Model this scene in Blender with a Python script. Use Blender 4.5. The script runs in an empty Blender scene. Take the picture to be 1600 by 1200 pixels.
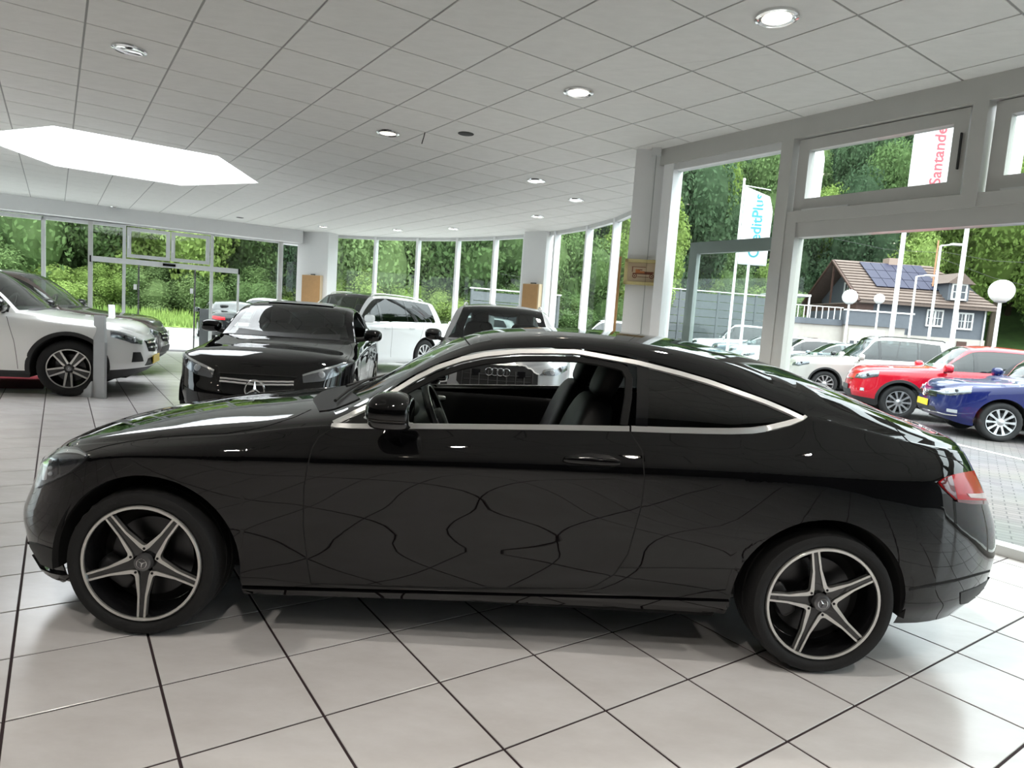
import bpy, bmesh, math, random
import numpy as np
from mathutils import Vector, Matrix
from mathutils.bvhtree import BVHTree
random.seed(7)
rng = np.random.default_rng(11)
sc = bpy.context.scene
col = sc.collection
PI = math.pi
# ---------------------------------------------------------------- camera
FPX, PITCH, ROLL, CAMH = 1024.756, .099, .0699, 1.404      # focal length in px of the 1600x1200 frame
_r = np.array([1., 0, 0]); FW = np.array([0, math.cos(PITCH), -math.sin(PITCH)]); _u = np.cross(_r, FW)
RT = math.cos(ROLL)*_r + math.sin(ROLL)*_u
UP = -math.sin(ROLL)*_r + math.cos(ROLL)*_u
cd = bpy.data.cameras.new('camera'); cam = bpy.data.objects.new('camera', cd); col.objects.link(cam)
cd.sensor_width = 36; cd.lens = FPX/1600*36; cd.clip_start = .05; cd.clip_end = 1000
M4 = Matrix.Identity(4)
for i in range(3):
    M4[i][0] = RT[i]; M4[i][1] = UP[i]; M4[i][2] = -FW[i]
M4[2][3] = CAMH
cam.matrix_world = M4
sc.camera = cam
# ---------------------------------------------------------------- world, exposure
wd = bpy.data.worlds.new('overcast_sky'); sc.world = wd; wd.use_nodes = True
_nt = wd.node_tree; _nt.nodes.clear()
_o = _nt.nodes.new('ShaderNodeOutputWorld'); _b = _nt.nodes.new('ShaderNodeBackground')
_tc = _nt.nodes.new('ShaderNodeTexCoord'); _sp = _nt.nodes.new('ShaderNodeSeparateXYZ'); _rp = _nt.nodes.new('ShaderNodeValToRGB')
_nt.links.new(_tc.outputs['Generated'], _sp.inputs[0]); _nt.links.new(_sp.outputs['Z'], _rp.inputs[0])
_rp.color_ramp.elements[0].position = 0; _rp.color_ramp.elements[0].color = (.34, .37, .40, 1)
_rp.color_ramp.elements[1].position = 1; _rp.color_ramp.elements[1].color = (.92, .97, 1, 1)
_nt.links.new(_rp.outputs[0], _b.inputs['Color']); _b.inputs['Strength'].default_value = 2.4
_nt.links.new(_b.outputs[0], _o.inputs[0])
sun = bpy.data.lights.new('hazy_sun', 'SUN'); sun.energy = 1.0; sun.angle = math.radians(25); sun.color = (1, .96, .9)
so = bpy.data.objects.new('hazy_sun', sun); col.objects.link(so); so.rotation_euler = (math.radians(38), 0, math.radians(60))
sc.view_settings.view_transform = 'Standard'; sc.view_settings.look = 'None'
sc.view_settings.gamma = 1; sc.view_settings.use_curve_mapping = False
sc.view_settings.exposure = 1.88
sc.cycles.use_denoising = True
sc.cycles.sample_clamp_indirect = 8
sc.cycles.max_bounces = 10; sc.cycles.transparent_max_bounces = 24; sc.cycles.diffuse_bounces = 5
sc.cycles.caustics_reflective = False; sc.cycles.caustics_refractive = False

def ray(x, y):
    return FW + RT*((x-800)/FPX) + UP*((600-y)/FPX)
def at(x, y, z):                       # pixel -> point on the horizontal plane at height z
    d = ray(x, y); t = (z-CAMH)/d[2]; return np.array([0, 0, CAMH]) + d*t
def atd(x, y, dist):                   # pixel -> point at world y = dist
    d = ray(x, y); return np.array([0, 0, CAMH]) + d*(dist/d[1])
def proj(p):
    p = np.asarray(p, float) - [0, 0, CAMH]; z = p@FW
    return 800+FPX*(p@RT)/z, 600-FPX*(p@UP)/z, z
GY = math.radians(35.0)
E1 = np.array([math.cos(GY), math.sin(GY)]); E2 = np.array([-math.sin(GY), math.cos(GY)])
def uv(u, v):
    return E1*u + E2*v
# ---------------------------------------------------------------- materials
MATS = {}
def nodes(name):
    m = bpy.data.materials.new(name); m.use_nodes = True; nt = m.node_tree
    return m, nt, nt.nodes['Principled BSDF']
def mat(name, c, rough=.5, metal=0, coat=0, var=.0, scale=8, bump=0, bscale=60, emit=None, es=0, spec=.5, trans=0):
    if name in MATS: return MATS[name]
    m, nt, p = nodes(name)
    p.inputs['Base Color'].default_value = (*c, 1); p.inputs['Roughness'].default_value = rough
    p.inputs['Metallic'].default_value = metal; p.inputs['Coat Weight'].default_value = coat
    p.inputs['Coat Roughness'].default_value = .02; p.inputs['Specular IOR Level'].default_value = spec
    p.inputs['Transmission Weight'].default_value = trans
    tc = nt.nodes.new('ShaderNodeTexCoord')
    n = nt.nodes.new('ShaderNodeTexNoise'); n.inputs['Scale'].default_value = scale; n.inputs['Detail'].default_value = 4
    nt.links.new(tc.outputs['Object'], n.inputs['Vector'])
    mx = nt.nodes.new('ShaderNodeMix'); mx.data_type = 'RGBA'
    v = var if var else .04
    mx.inputs[6].default_value = (*[max(0, k*(1-v)) for k in c], 1); mx.inputs[7].default_value = (*[min(1, k*(1+v)) for k in c], 1)
    nt.links.new(n.outputs['Fac'], mx.inputs[0]); nt.links.new(mx.outputs[2], p.inputs['Base Color'])
    if bump:
        n2 = nt.nodes.new('ShaderNodeTexNoise'); n2.inputs['Scale'].default_value = bscale; n2.inputs['Detail'].default_value = 5
        nt.links.new(tc.outputs['Object'], n2.inputs['Vector'])
        b = nt.nodes.new('ShaderNodeBump'); b.inputs['Strength'].default_value = bump; b.inputs['Distance'].default_value = .01
        nt.links.new(n2.outputs['Fac'], b.inputs['Height']); nt.links.new(b.outputs[0], p.inputs['Normal'])
    if emit:
        p.inputs['Emission Color'].default_value = (*emit, 1); p.inputs['Emission Strength'].default_value = es
    MATS[name] = m; return m
def glass(name, tint, rough=0, ior=1.5, refl=1.0):
    """thin pane: tinted see-through plus a Fresnel reflection"""
    if name in MATS: return MATS[name]
    m, nt, p = nodes(name); nt.nodes.remove(p)
    o = nt.nodes['Material Output']
    t = nt.nodes.new('ShaderNodeBsdfTransparent'); t.inputs[0].default_value = (*tint, 1)
    g = nt.nodes.new('ShaderNodeBsdfGlossy'); g.inputs['Roughness'].default_value = rough; g.inputs[0].default_value = (refl, refl, refl, 1)
    f = nt.nodes.new('ShaderNodeFresnel'); f.inputs['IOR'].default_value = ior
    # a thin pane has no inside: use the incidence angle from either side
    geo = nt.nodes.new('ShaderNodeNewGeometry'); lw = nt.nodes.new('ShaderNodeLayerWeight'); lw.inputs['Blend'].default_value = .5
    pw = nt.nodes.new('ShaderNodeMath'); pw.operation = 'POWER'; pw.inputs[1].default_value = 5.0
    nt.links.new(lw.outputs['Facing'], pw.inputs[0])
    ma = nt.nodes.new('ShaderNodeMath'); ma.operation = 'MULTIPLY_ADD'; ma.inputs[1].default_value = .92; ma.inputs[2].default_value = ((ior-1)/(ior+1))**2*2
    nt.links.new(pw.outputs[0], ma.inputs[0])
    nt.nodes.remove(f); nt.nodes.remove(geo)
    mx = nt.nodes.new('ShaderNodeMixShader')
    nt.links.new(ma.outputs[0], mx.inputs[0]); nt.links.new(t.outputs[0], mx.inputs[1]); nt.links.new(g.outputs[0], mx.inputs[2])
    nt.links.new(mx.outputs[0], o.inputs['Surface'])
    MATS[name] = m; return m
def paint(name, c, metal=.0, rough=.35, flake=0):
    return mat(name, c, rough=rough, metal=metal, coat=1.0, var=.02)
# ---------------------------------------------------------------- object helpers
def link(o, parent=None):
    col.objects.link(o)
    if parent is not None: o.parent = parent
    return o
def mesh(name, v, f, m, parent=None, smooth=True, sharp=None):
    d = bpy.data.meshes.new(name)
    d.from_pydata([tuple(map(float, p)) for p in v], [], [tuple(int(i) for i in q) for q in f])
    d.materials.append(m)
    if smooth:
        d.polygons.foreach_set('use_smooth', [True]*len(d.polygons))
        if sharp: d.set_sharp_from_angle(angle=math.radians(sharp))
    d.update()
    return link(bpy.data.objects.new(name, d), parent)
def share(name, data, parent=None, loc=None):
    o = bpy.data.objects.new(name, data)
    if loc is not None: o.location = loc
    return link(o, parent)
def empty(name, loc=(0, 0, 0), rz=0, parent=None):
    o = bpy.data.objects.new(name, None); o.location = loc; o.rotation_euler = (0, 0, rz); o.empty_display_size = .2
    return link(o, parent)
def tag(o, label, cat=None, group=None, kind=None):
    if label: o['label'] = label
    if cat: o['category'] = cat
    if group: o['group'] = group
    if kind: o['kind'] = kind
    return o
def copy_tree(o, parent=None):
    c = o.copy(); link(c, parent)
    for ch in list(o.children):
        copy_tree(ch, c)
    return c
class MB:
    """collects simple shapes into one mesh"""
    def __init__(s): s.v = []; s.f = []
    def add(s, v, f):
        n = len(s.v); s.v += [tuple(map(float, p)) for p in v]; s.f += [tuple(i+n for i in q) for q in f]; return s
    def box(s, a, b):
        x0, y0, z0 = [min(a[i], b[i]) for i in range(3)]; x1, y1, z1 = [max(a[i], b[i]) for i in range(3)]
        return s.add([(x0,y0,z0),(x1,y0,z0),(x1,y1,z0),(x0,y1,z0),(x0,y0,z1),(x1,y0,z1),(x1,y1,z1),(x0,y1,z1)],
                     [(0,3,2,1),(4,5,6,7),(0,1,5,4),(1,2,6,5),(2,3,7,6),(3,0,4,7)])
    def obox(s, p, q, w, z0, z1):
        """upright box along the plan line p-q, w thick"""
        p = np.asarray(p[:2], float); q = np.asarray(q[:2], float); t = (q-p)/np.linalg.norm(q-p); n = np.array([-t[1], t[0]])*w/2
        c = [p-n, q-n, q+n, p+n]
        return s.add([(*k, z0) for k in c]+[(*k, z1) for k in c], [(0,3,2,1),(4,5,6,7),(0,1,5,4),(1,2,6,5),(2,3,7,6),(3,0,4,7)])
    def prism(s, poly, z0, z1):
        n = len(poly)
        return s.add([(p[0], p[1], z0) for p in poly]+[(p[0], p[1], z1) for p in poly],
                     [tuple(range(n))[::-1], tuple(range(n, 2*n))]+[(i, (i+1) % n, n+(i+1) % n, n+i) for i in range(n)])
    def tube(s, pts, r, n=8, cap=True, flat=None):
        pts = [np.asarray(p, float) for p in pts]; rs = r if hasattr(r, '__len__') else [r]*len(pts)
        base = len(s.v); prev = None
        for i, p in enumerate(pts):
            t = pts[min(i+1, len(pts)-1)]-pts[max(i-1, 0)]; t = t/(np.linalg.norm(t)+1e-12)
            a = np.array([0, 0, 1.]) if abs(t[2]) < .9 else np.array([1., 0, 0])
            if prev is not None: a = prev
            b = np.cross(t, a); b /= np.linalg.norm(b)+1e-12; a = np.cross(b, t); prev = a
            for k in range(n):
                th = 2*PI*k/n; s.v.append(tuple(p+rs[i]*(math.cos(th)*a+math.sin(th)*b)))
        for i in range(len(pts)-1):
            for k in range(n):
                q = base+i*n; s.f.append((q+k, q+(k+1) % n, q+n+(k+1) % n, q+n+k))
        if cap:
            s.f.append(tuple(base+k for k in range(n))[::-1]); q = base+(len(pts)-1)*n; s.f.append(tuple(q+k for k in range(n)))
        return s
    def lathe(s, prof, n=32, axis='z', o=(0, 0, 0), arc=2*PI):
        base = len(s.v); full = abs(arc-2*PI) < 1e-6; m = n if full else n+1
        for r, a in prof:
            for k in range(m):
                th = arc*k/n; c, q = r*math.cos(th), r*math.sin(th)
                p = {'z': (c, q, a), 'y': (c, a, q), 'x': (a, c, q)}[axis]
                s.v.append((p[0]+o[0], p[1]+o[1], p[2]+o[2]))
        for i in range(len(prof)-1):
            for k in range(n):
                k2 = (k+1) % m; q = base+i*m
                s.f.append((q+k, q+k2, q+m+k2, q+m+k))
        return s
    def sell(s, c, size, e1=.5, e2=.5, nu=20, nv=12, M=None):
        """superellipsoid: rounded block"""
        base = len(s.v); P = lambda x, e: math.copysign(abs(x)**e, x)
        for j in range(nv+1):
            ph = -PI/2+PI*j/nv
            for i in range(nu):
                th = 2*PI*i/nu
                p = np.array([size[0]*P(math.cos(ph), e1)*P(math.cos(th), e2), size[1]*P(math.cos(ph), e1)*P(math.sin(th), e2), size[2]*P(math.sin(ph), e1)])
                if M is not None: p = M@p
                s.v.append(tuple(p+np.asarray(c)))
        for j in range(nv):
            for i in range(nu):
                q = base+j*nu; s.f.append((q+i, q+(i+1) % nu, q+nu+(i+1) % nu, q+nu+i))
        return s
    def build(s, name, m, parent=None, smooth=False, sharp=35):
        return mesh(name, s.v, s.f, m, parent, smooth, sharp if smooth else None)
def rotx(a): c, s = math.cos(a), math.sin(a); return np.array([[1,0,0],[0,c,-s],[0,s,c]])
def roty(a): c, s = math.cos(a), math.sin(a); return np.array([[c,0,s],[0,1,0],[-s,0,c]])
def rotz(a): c, s = math.cos(a), math.sin(a); return np.array([[c,-s,0],[s,c,0],[0,0,1]])
def clip(poly, n, c):
    """keep the part of a plan polygon where n.p <= c"""
    out = []
    for i in range(len(poly)):
        a, b = np.asarray(poly[i]), np.asarray(poly[(i+1) % len(poly)]); da, db = a@n-c, b@n-c
        if da <= 0: out.append(a)
        if da*db < 0: out.append(a+(b-a)*da/(da-db))
    return out
def text(name, body, size, m, parent, M, ext=.002, align='CENTER', bold=0):
    cu = bpy.data.curves.new(name, 'FONT'); cu.body = body; cu.size = size; cu.extrude = ext; cu.align_x = align; cu.align_y = 'CENTER'; cu.offset = bold
    o = bpy.data.objects.new(name, cu); col.objects.link(o)
    dg = bpy.context.evaluated_depsgraph_get(); me = bpy.data.meshes.new_from_object(o.evaluated_get(dg))
    bpy.data.objects.remove(o); bpy.data.curves.remove(cu)
    me.materials.clear(); me.materials.append(m); me.name = name
    q = bpy.data.objects.new(name, me); link(q, parent); q.matrix_local = M
    return q
def pchip(xk, yk, x):
    xk = np.asarray(xk, float); yk = np.asarray(yk, float); x = np.clip(np.asarray(x, float), xk[0], xk[-1])
    if len(xk) == 1: return np.full_like(x, yk[0])
    hh = np.diff(xk); d = np.diff(yk)/hh; m = np.zeros(len(xk))
    m[0], m[-1] = d[0], d[-1]
    for i in range(1, len(xk)-1):
        if d[i-1]*d[i] > 0:
            w1, w2 = 2*hh[i]+hh[i-1], hh[i]+2*hh[i-1]; m[i] = (w1+w2)/(w1/d[i-1]+w2/d[i])
    i = np.clip(np.searchsorted(xk, x)-1, 0, len(xk)-2); t = (x-xk[i])/hh[i]
    return (2*t**3-3*t**2+1)*yk[i]+(t**3-2*t**2+t)*hh[i]*m[i]+(-2*t**3+3*t**2)*yk[i+1]+(t**3-t**2)*hh[i]*m[i+1]
def tab(t, x):
    if not hasattr(t, '__len__'): return np.full_like(np.asarray(x, float), t)
    a = np.array(t, float); return pchip(a[:, 0], a[:, 1], x)
# ================================================================ cars
def two_sided(name, c, metal=0, rough=.3, coat=1.0, inside=(.012, .012, .013), spec=.5):
    """lacquered sheet: paint outside, dark lining inside"""
    if name in MATS: return MATS[name]
    m, nt, p = nodes(name); o = nt.nodes['Material Output']
    p.inputs['Base Color'].default_value = (*c, 1); p.inputs['Metallic'].default_value = metal
    p.inputs['Roughness'].default_value = rough; p.inputs['Coat Weight'].default_value = coat; p.inputs['Coat Roughness'].default_value = .01; p.inputs['Specular IOR Level'].default_value = spec; p.inputs['Coat IOR'].default_value = 1.5
    tc = nt.nodes.new('ShaderNodeTexCoord'); n = nt.nodes.new('ShaderNodeTexNoise'); n.inputs['Scale'].default_value = 900
    nt.links.new(tc.outputs['Object'], n.inputs['Vector'])
    mx = nt.nodes.new('ShaderNodeMix'); mx.data_type = 'RGBA'
    mx.inputs[6].default_value = (*[k*.94 for k in c], 1); mx.inputs[7].default_value = (*[min(1, k*1.06) for k in c], 1)
    nt.links.new(n.outputs['Fac'], mx.inputs[0]); nt.links.new(mx.outputs[2], p.inputs['Base Color'])
    q = nt.nodes.new('ShaderNodeBsdfPrincipled'); q.inputs['Base Color'].default_value = (*inside, 1); q.inputs['Roughness'].default_value = .8
    g = nt.nodes.new('ShaderNodeNewGeometry'); ms = nt.nodes.new('ShaderNodeMixShader')
    nt.links.new(g.outputs['Backfacing'], ms.inputs[0]); nt.links.new(p.outputs[0], ms.inputs[1]); nt.links.new(q.outputs[0], ms.inputs[2])
    nt.links.new(ms.outputs[0], o.inputs['Surface'])
    MATS[name] = m; return m
RUB = mat('tyre_rubber', (.008, .008, .0085), .8, bump=.15, bscale=90)
BLK = mat('black_gloss_trim', (.006, .006, .007), .12, coat=.6)
PLA = mat('black_plastic', (.018, .018, .019), .55, bump=.05, bscale=200)
INT = mat('black_interior_leather', (.008, .008, .0088), .5, bump=.1, bscale=150)
DRK = mat('dark_wheel_liner', (.006, .006, .006), .9)
CHR = mat('polished_chrome', (.78, .78, .78), .12, 1.0)
SAT = mat('satin_aluminium', (.80, .80, .79), .38, .75)
ALU = mat('silver_alloy', (.60, .61, .62), .3, .9, coat=.5)
MAC = mat('machined_rim_face', (.70, .69, .66), .28, .85)
RBK = mat('black_rim', (.008, .008, .009), .2, coat=.8)
DSC = mat('brake_disc_steel', (.06, .06, .062), .35, .9)
HLG = glass('headlight_cover_glass', (.9, .92, .94))
HLI = mat('headlight_reflector', (.16, .165, .175), .25, .8)
HLD = mat('headlight_dark_housing', (.05, .05, .055), .25, .4)
LNS = mat('projector_lens', (.5, .53, .56), .03, .3, coat=1)
TLR = mat('red_tail_lens', (.55, .008, .015), .2, coat=.5, spec=.2)
TLD = mat('dark_red_tail_lens', (.12, .008, .012), .12, coat=1)
TLW = mat('clear_tail_lens', (.75, .6, .6), .12, coat=1)
YPL = mat('yellow_plate', (.85, .6, .03), .4)
WPL = mat('white_plate', (.8, .8, .8), .4)
SIG = mat('amber_lens', (.8, .35, .05), .15, coat=1)
G_CLR = glass('car_windscreen_glass', (.62, .70, .66), refl=.9)
G_TNT = glass('tinted_privacy_glass', (.035, .04, .042), refl=.9)
G_MID = glass('car_side_glass', (.35, .40, .40), refl=.9)

def split_x(faces, s):
    """break a face list into pillars: one list for each side and each run of stations"""
    n = len(s.X); Mk = s.G.shape[1]; runs = {}
    for f in faces:
        sd = int(f[0] >= n*Mk); i = (min(f)-sd*n*Mk)//Mk; runs.setdefault(sd, {}).setdefault(i, []).append(f)
    out = []
    for sd, d in runs.items():
        prev = None
        for i in sorted(d):
            if prev is None or i != prev+1: out.append([])
            out[-1] += d[i]; prev = i
    return out
class Car:
    def __init__(s, name, sp, pos, th, label, cat='car', group=None, lod=1.0, paint=None):
        s.sp = sp; s.root = empty(name, (pos[0], pos[1], pos[2] if len(pos) > 2 else 0), th)
        tag(s.root, label, cat, group); s.paint = paint; s.lod = lod; s.pos = np.array([*pos[:2], pos[2] if len(pos) > 2 else 0.]); s.th = th
        s.body()
    def body(s):
        sp = s.sp; xf, xr = sp['xf'], sp['xr']; Lf, pf, Lr, pr = sp['Lf'], sp['pf'], sp['Lr'], sp['pr']
        nth = int(9+7*s.lod); a = np.linspace(0, PI/2, nth)
        X = list(xf+Lf*(1-np.cos(a)**(2/pf)))+list(xr-Lr*(1-np.cos(a)**(2/pr)))
        X += list(np.arange(xf+Lf, xr-Lr, .045/s.lod))
        for xc, zc_, r in sp['arch']:
            X += list(xc+r*np.cos(np.linspace(0, PI, int(12+14*s.lod))))+[xc-r-.0008, xc+r+.0008]
        ex = [e for p in sp['panes'] for e in p]+list(sp['wind'])+list(sp.get('back', ()))
        X += ex
        X = np.array(sorted(X)); keep = [0]
        for i in range(1, len(X)):
            if X[i]-X[keep[-1]] > .0006: keep.append(i)
        X = X[keep]; n = len(X)
        cf = (1-(1-np.clip((X-xf)/Lf, 0, 1))**pf)**(1/pf); cr = (1-(1-np.clip((xr-X)/Lr, 0, 1))**pr)**(1/pr)
        ff = (1-np.clip((X-xf)/sp.get('Df', .8), 0, 1))**2; fr = (1-np.clip((xr-X)/sp.get('Dr', .8), 0, 1))**2
        w = tab(sp['w'], X); J = len(sp['rows']); RX = []; RY = []; RZ = []
        for r in sp['rows']:
            RZ.append(tab(r[0], X)); RY.append((w-tab(r[1], X))*cf*cr); RX.append(X+r[2]*ff-r[3]*fr)
        RX, RY, RZ = map(np.array, (RX, RY, RZ)); sub = 3 if s.lod < .7 else 6
        fj = np.linspace(0, J-1, (J-1)*sub+1); ML = len(fj)
        nbt, ntp, npc = (4, 2, 6) if s.lod < .7 else (7, 3, 12)
        Mk = ML+nbt+ntp+npc; G = np.zeros((n, Mk, 3))
        zt = np.maximum(tab(sp['zt'], X), RZ[-1]); inz = (X >= sp['zt'][0][0]) & (X <= sp['zt'][-1][0]); zt = np.where(inz, zt, RZ[-1])
        bow = tab(sp['bow'], X); zc = tab(sp['zc'], X+bow); tum = sp['tumble']; pil = tab(sp['pil'], X); kap = tab(sp['kap'], X); lean = tab(sp.get('lean', 0.), X)
        za = np.full(n, -9.)
        for xc, z_, r in sp['arch']:
            q = np.abs(X-xc) < r+1e-5; za[q] = z_+np.sqrt(np.maximum(r*r-(X[q]-xc)**2, 0))
        jj = np.arange(J)
        for i in range(n):
            x_, y_, z_ = pchip(jj, RX[:, i], fj), pchip(jj, RY[:, i], fj), pchip(jj, RZ[:, i], fj)
            if za[i] > z_[0]:
                z2 = za[i]+(z_-z_[0])/(z_[-1]-z_[0])*(z_[-1]-za[i]); x_, y_ = np.interp(z2, z_, x_), np.interp(z2, z_, y_); z_ = z2
            G[i, :ML] = np.stack([x_, y_, z_], -1)
            xB, yB, zB = x_[-1], y_[-1], z_[-1]; fw = min(1, yB/.35)
            hT = zt[i]-zB; yT = max(yB-(.012+tum*hT)*fw, 0); zT = zt[i]+.003
            zC = max(zc[i], zT+.002); yP = max(yT-pil[i]*fw, yT*.5); zP = zT+kap[i]*(zC-zT)
            for k in range(1, nbt+1):
                t = k/nbt; bul = .018*4*t*(1-t)*min(1, hT/.3)
                G[i, ML-1+k] = (xB+lean[i]*t, yB+(yT-yB)*t+bul*fw, zB+(zT-zB)*t)
            for k in range(1, ntp+1):
                t = k/ntp; G[i, ML-1+nbt+k] = (xB+lean[i], yT+(yP-yT)*(t**1.25), zT+(zP-zT)*t**.85)
            for k in range(1, npc+1):
                y = yP*(1-k/npc); G[i, ML-1+nbt+ntp+k] = (xB+lean[i], y, zC-(zC-zP)*(y/max(yP, 1e-6))**2.2)
            up = G[i, ML:]; up[:, 0] += bow[i]*(1-(up[:, 1]/max(yB, 1e-6))**2)*1.0
        s.G, s.X = G, X; kB = ML-1; kT = kB+nbt; kP = kT+ntp; s.kk = (kB, kT, kP, Mk-1); s.ML = ML; s.sub = sub
        V = []
        for sg in (-1, 1):
            g = G.copy(); g[..., 1] *= sg; V.append(g.reshape(-1, 3))
        V = np.concatenate(V); off = n*Mk
        cats = {}
        clad = sp.get('clad', 0)*sub
        for sd in (0, 1):
            for i in range(n-1):
                xm = (X[i]+X[i+1])/2
                for k in range(Mk-1):
                    c = 'body'
                    if kB <= k < kT and zt[i]-RZ[-1][i] > .004 and zt[i+1]-RZ[-1][i+1] > .0:
                        for pi_, p in enumerate(sp['panes']):
                            if p[0] <= xm <= p[1]: c = ('pane', pi_, sd)
                        if c == 'body' and sp['panes'][0][0] <= xm <= sp['panes'][-1][1]: c = 'pillar'
                        if sp.get('hatch') and cr[i] < .86 and kB+1 <= k < kT-0: c = 'rear'
                    elif k >= kP:
                        if sp['wind'][0] <= xm <= sp['wind'][1]: c = 'wind'
                        elif sp.get('back') and sp['back'][0] <= xm <= sp['back'][1]: c = 'rear'
                        elif sp.get('roof') and sp['wind'][1] < xm < sp['roof']: c = 'roof'
                    elif k < clad: c = 'clad'
                    a_, b_, c_, d_ = i*Mk+k, (i+1)*Mk+k, (i+1)*Mk+k+1, i*Mk+k+1
                    q = (a_, b_, c_, d_) if sd == 0 else tuple(z+off for z in (d_, c_, b_, a_))
                    cats.setdefault(c, []).append(q)
        s.V = V
        allf = [q for v in cats.values() for q in v]
        s.bvh = BVHTree.FromPolygons([Vector(v) for v in V], allf)
        def sub_mesh(name, f, m, shrink=0):
            f = np.array(f); u, inv = np.unique(f, return_inverse=True); v = V[u].copy()
            if shrink: v[:, 1] -= np.sign(v[:, 1])*np.minimum(shrink, np.abs(v[:, 1]))
            # weld the two halves at the centre line
            key = {}; mp = []
            vv = []
            for p in v:
                kq = (round(p[0], 5), round(p[1], 5) if abs(p[1]) > 1e-5 else 0., round(p[2], 5))
                if kq not in key: key[kq] = len(vv); vv.append(p)
                mp.append(key[kq])
            ff_ = []
            for q in inv.reshape(f.shape):
                r = []
                for z in q:
                    z = mp[z]
                    if not r or (r[-1] != z and r[0] != z): r.append(z)
                if len(r) >= 3: ff_.append(r)
            return mesh(name, vv, ff_, m, s.root, True, 38)
        s.body_ob = sub_mesh('body', cats['body'], s.paint)
        if 'clad' in cats: sub_mesh('lower_cladding', cats['clad'], PLA)
        if 'pillar' in cats: [sub_mesh('pillar_trim', f_, BLK) for f_ in split_x(cats['pillar'], s)]
        if 'wind' in cats: sub_mesh('windscreen', cats['wind'], sp.get('gw', G_CLR), .003)
        if 'rear' in cats: sub_mesh('rear_window', cats['rear'], sp.get('gr', G_TNT), .003)
        if 'roof' in cats: sub_mesh('roof_panel', cats['roof'], BLK)
        for (c, f) in cats.items():
            if isinstance(c, tuple):
                g = sp['glass'][c[1]]
                if g is not None: sub_mesh('side_window', f, g, .006)
        # liners and floor
        for xc, z_, r in sp['arch']:
            for sg in (-1, 1):
                m = MB(); wy = float(tab(sp['w'], np.array([xc]))[0])
                prof = [(r+.012, sg*(wy-.034)), (r-.003, sg*(wy-.05)), (r-.003, sg*(wy-.36)), (.01, sg*(wy-.36))]
                m.lathe(prof, 36, 'y', (0, 0, 0), arc=PI+.24)
                c_, q_ = math.cos(-.12), math.sin(-.12); m.v = [(p[0]*c_-p[2]*q_+xc, p[1], p[0]*q_+p[2]*c_+z_) for p in m.v]
                m.build('wheel_arch_liner', DRK, s.root, True)
        m = MB(); z0 = float(np.min(RZ[0])); a0, a1 = sp['arch'][0][0], sp['arch'][1][0]
        m.box((xf+.28, -.5, z0), (xr-.3, .5, z0+.08)); hw = float(np.max(w))-.14
        m.box((a0+sp['arch'][0][2]+.02, -hw, z0+.005), (a1-sp['arch'][1][2]-.02, hw, z0+.1)); m.build('underbody', DRK, s.root)
    # ---- helpers on the surface
    def snap(s, p, off=0.):
        l, nrm, i, d = s.bvh.find_nearest(Vector(p))
        nn = np.array(nrm); c = np.array(l)
        if nn@np.array([c[0]-(s.sp['xf']+s.sp['xr'])/2, c[1]*3, c[2]-.6]) < 0: nn = -nn
        return c+nn*off, nn
    def pix(s, px, py, off=0., ymax=0.2):
        d = ray(px, py); o = np.array([0, 0, CAMH])-s.pos; c, q = math.cos(-s.th), math.sin(-s.th)
        R = np.array([[c, -q, 0], [q, c, 0], [0, 0, 1]]); o, d = R@o, R@d
        l, nrm, i, t = s.bvh.ray_cast(Vector(o), Vector(d/np.linalg.norm(d)))
        if l is None:
            # nearest approach of the ray to the body
            best = None
            for tt in np.linspace(2, 5, 60):
                p = o+d/np.linalg.norm(d)*tt; r = s.bvh.find_nearest(Vector(p))
                if best is None or r[3] < best[3]: best = r
            l, nrm = best[0], best[1]
        nn = np.array(nrm)
        if nn@d > 0: nn = -nn
        return np.array(l)+nn*off, nn
    @staticmethod
    def resample(pts, n):
        P = np.array(pts, float); d = np.r_[0, np.cumsum(np.linalg.norm(np.diff(P, axis=0), axis=1))]; t = np.linspace(0, d[-1], n)
        return np.stack([np.interp(t, d, P[:, k]) for k in range(P.shape[1])], -1)
    def patch(s, name, top, bot, m, n=14, rows=5, off=.004, thick=.012, mirror=True, parent=None, pixel=False, label=None):
        A, B = s.resample(top, n), s.resample(bot, n); pts = []
        for r in range(rows+1):
            t = r/rows
            for i in range(n):
                p = A[i]*(1-t)+B[i]*t
                q, nn = s.pix(p[0], p[1]) if pixel else s.snap(p)
                pts.append((q, nn))
        V = [q+nn*off for q, nn in pts]; F = []
        for r in range(rows):
            for i in range(n-1):
                F.append((r*n+i, r*n+i+1, (r+1)*n+i+1, (r+1)*n+i))
        ring = list(range(n))+[r*n+n-1 for r in range(1, rows+1)]+[rows*n+i for i in range(n-2, -1, -1)]+[r*n for r in range(rows-1, 0, -1)]
        base = len(V); V += [pts[k][0]+pts[k][1]*(off-thick) for k in ring]; L = len(ring)
        for a in range(L): F.append((ring[(a+1) % L], ring[a], base+a, base+(a+1) % L))
        V = np.array(V); out = []
        # orient: first quad outward
        v0, v1, v2 = V[F[0][0]], V[F[0][1]], V[F[0][2]]
        if np.cross(v1-v0, v2-v0)@pts[0][1] < 0: F = [q[::-1] for q in F]
        o = mesh(name, V, F, m, parent or s.root, True, 40); out.append(o)
        if label: o['label'] = label
        if mirror:
            V2 = V*[1, -1, 1]; o2 = mesh(name, V2, [q[::-1] for q in F], m, parent if (parent and parent is not s.root and False) else s.root, True, 40); out.append(o2)
            if label: o2['label'] = label
        return out
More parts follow.
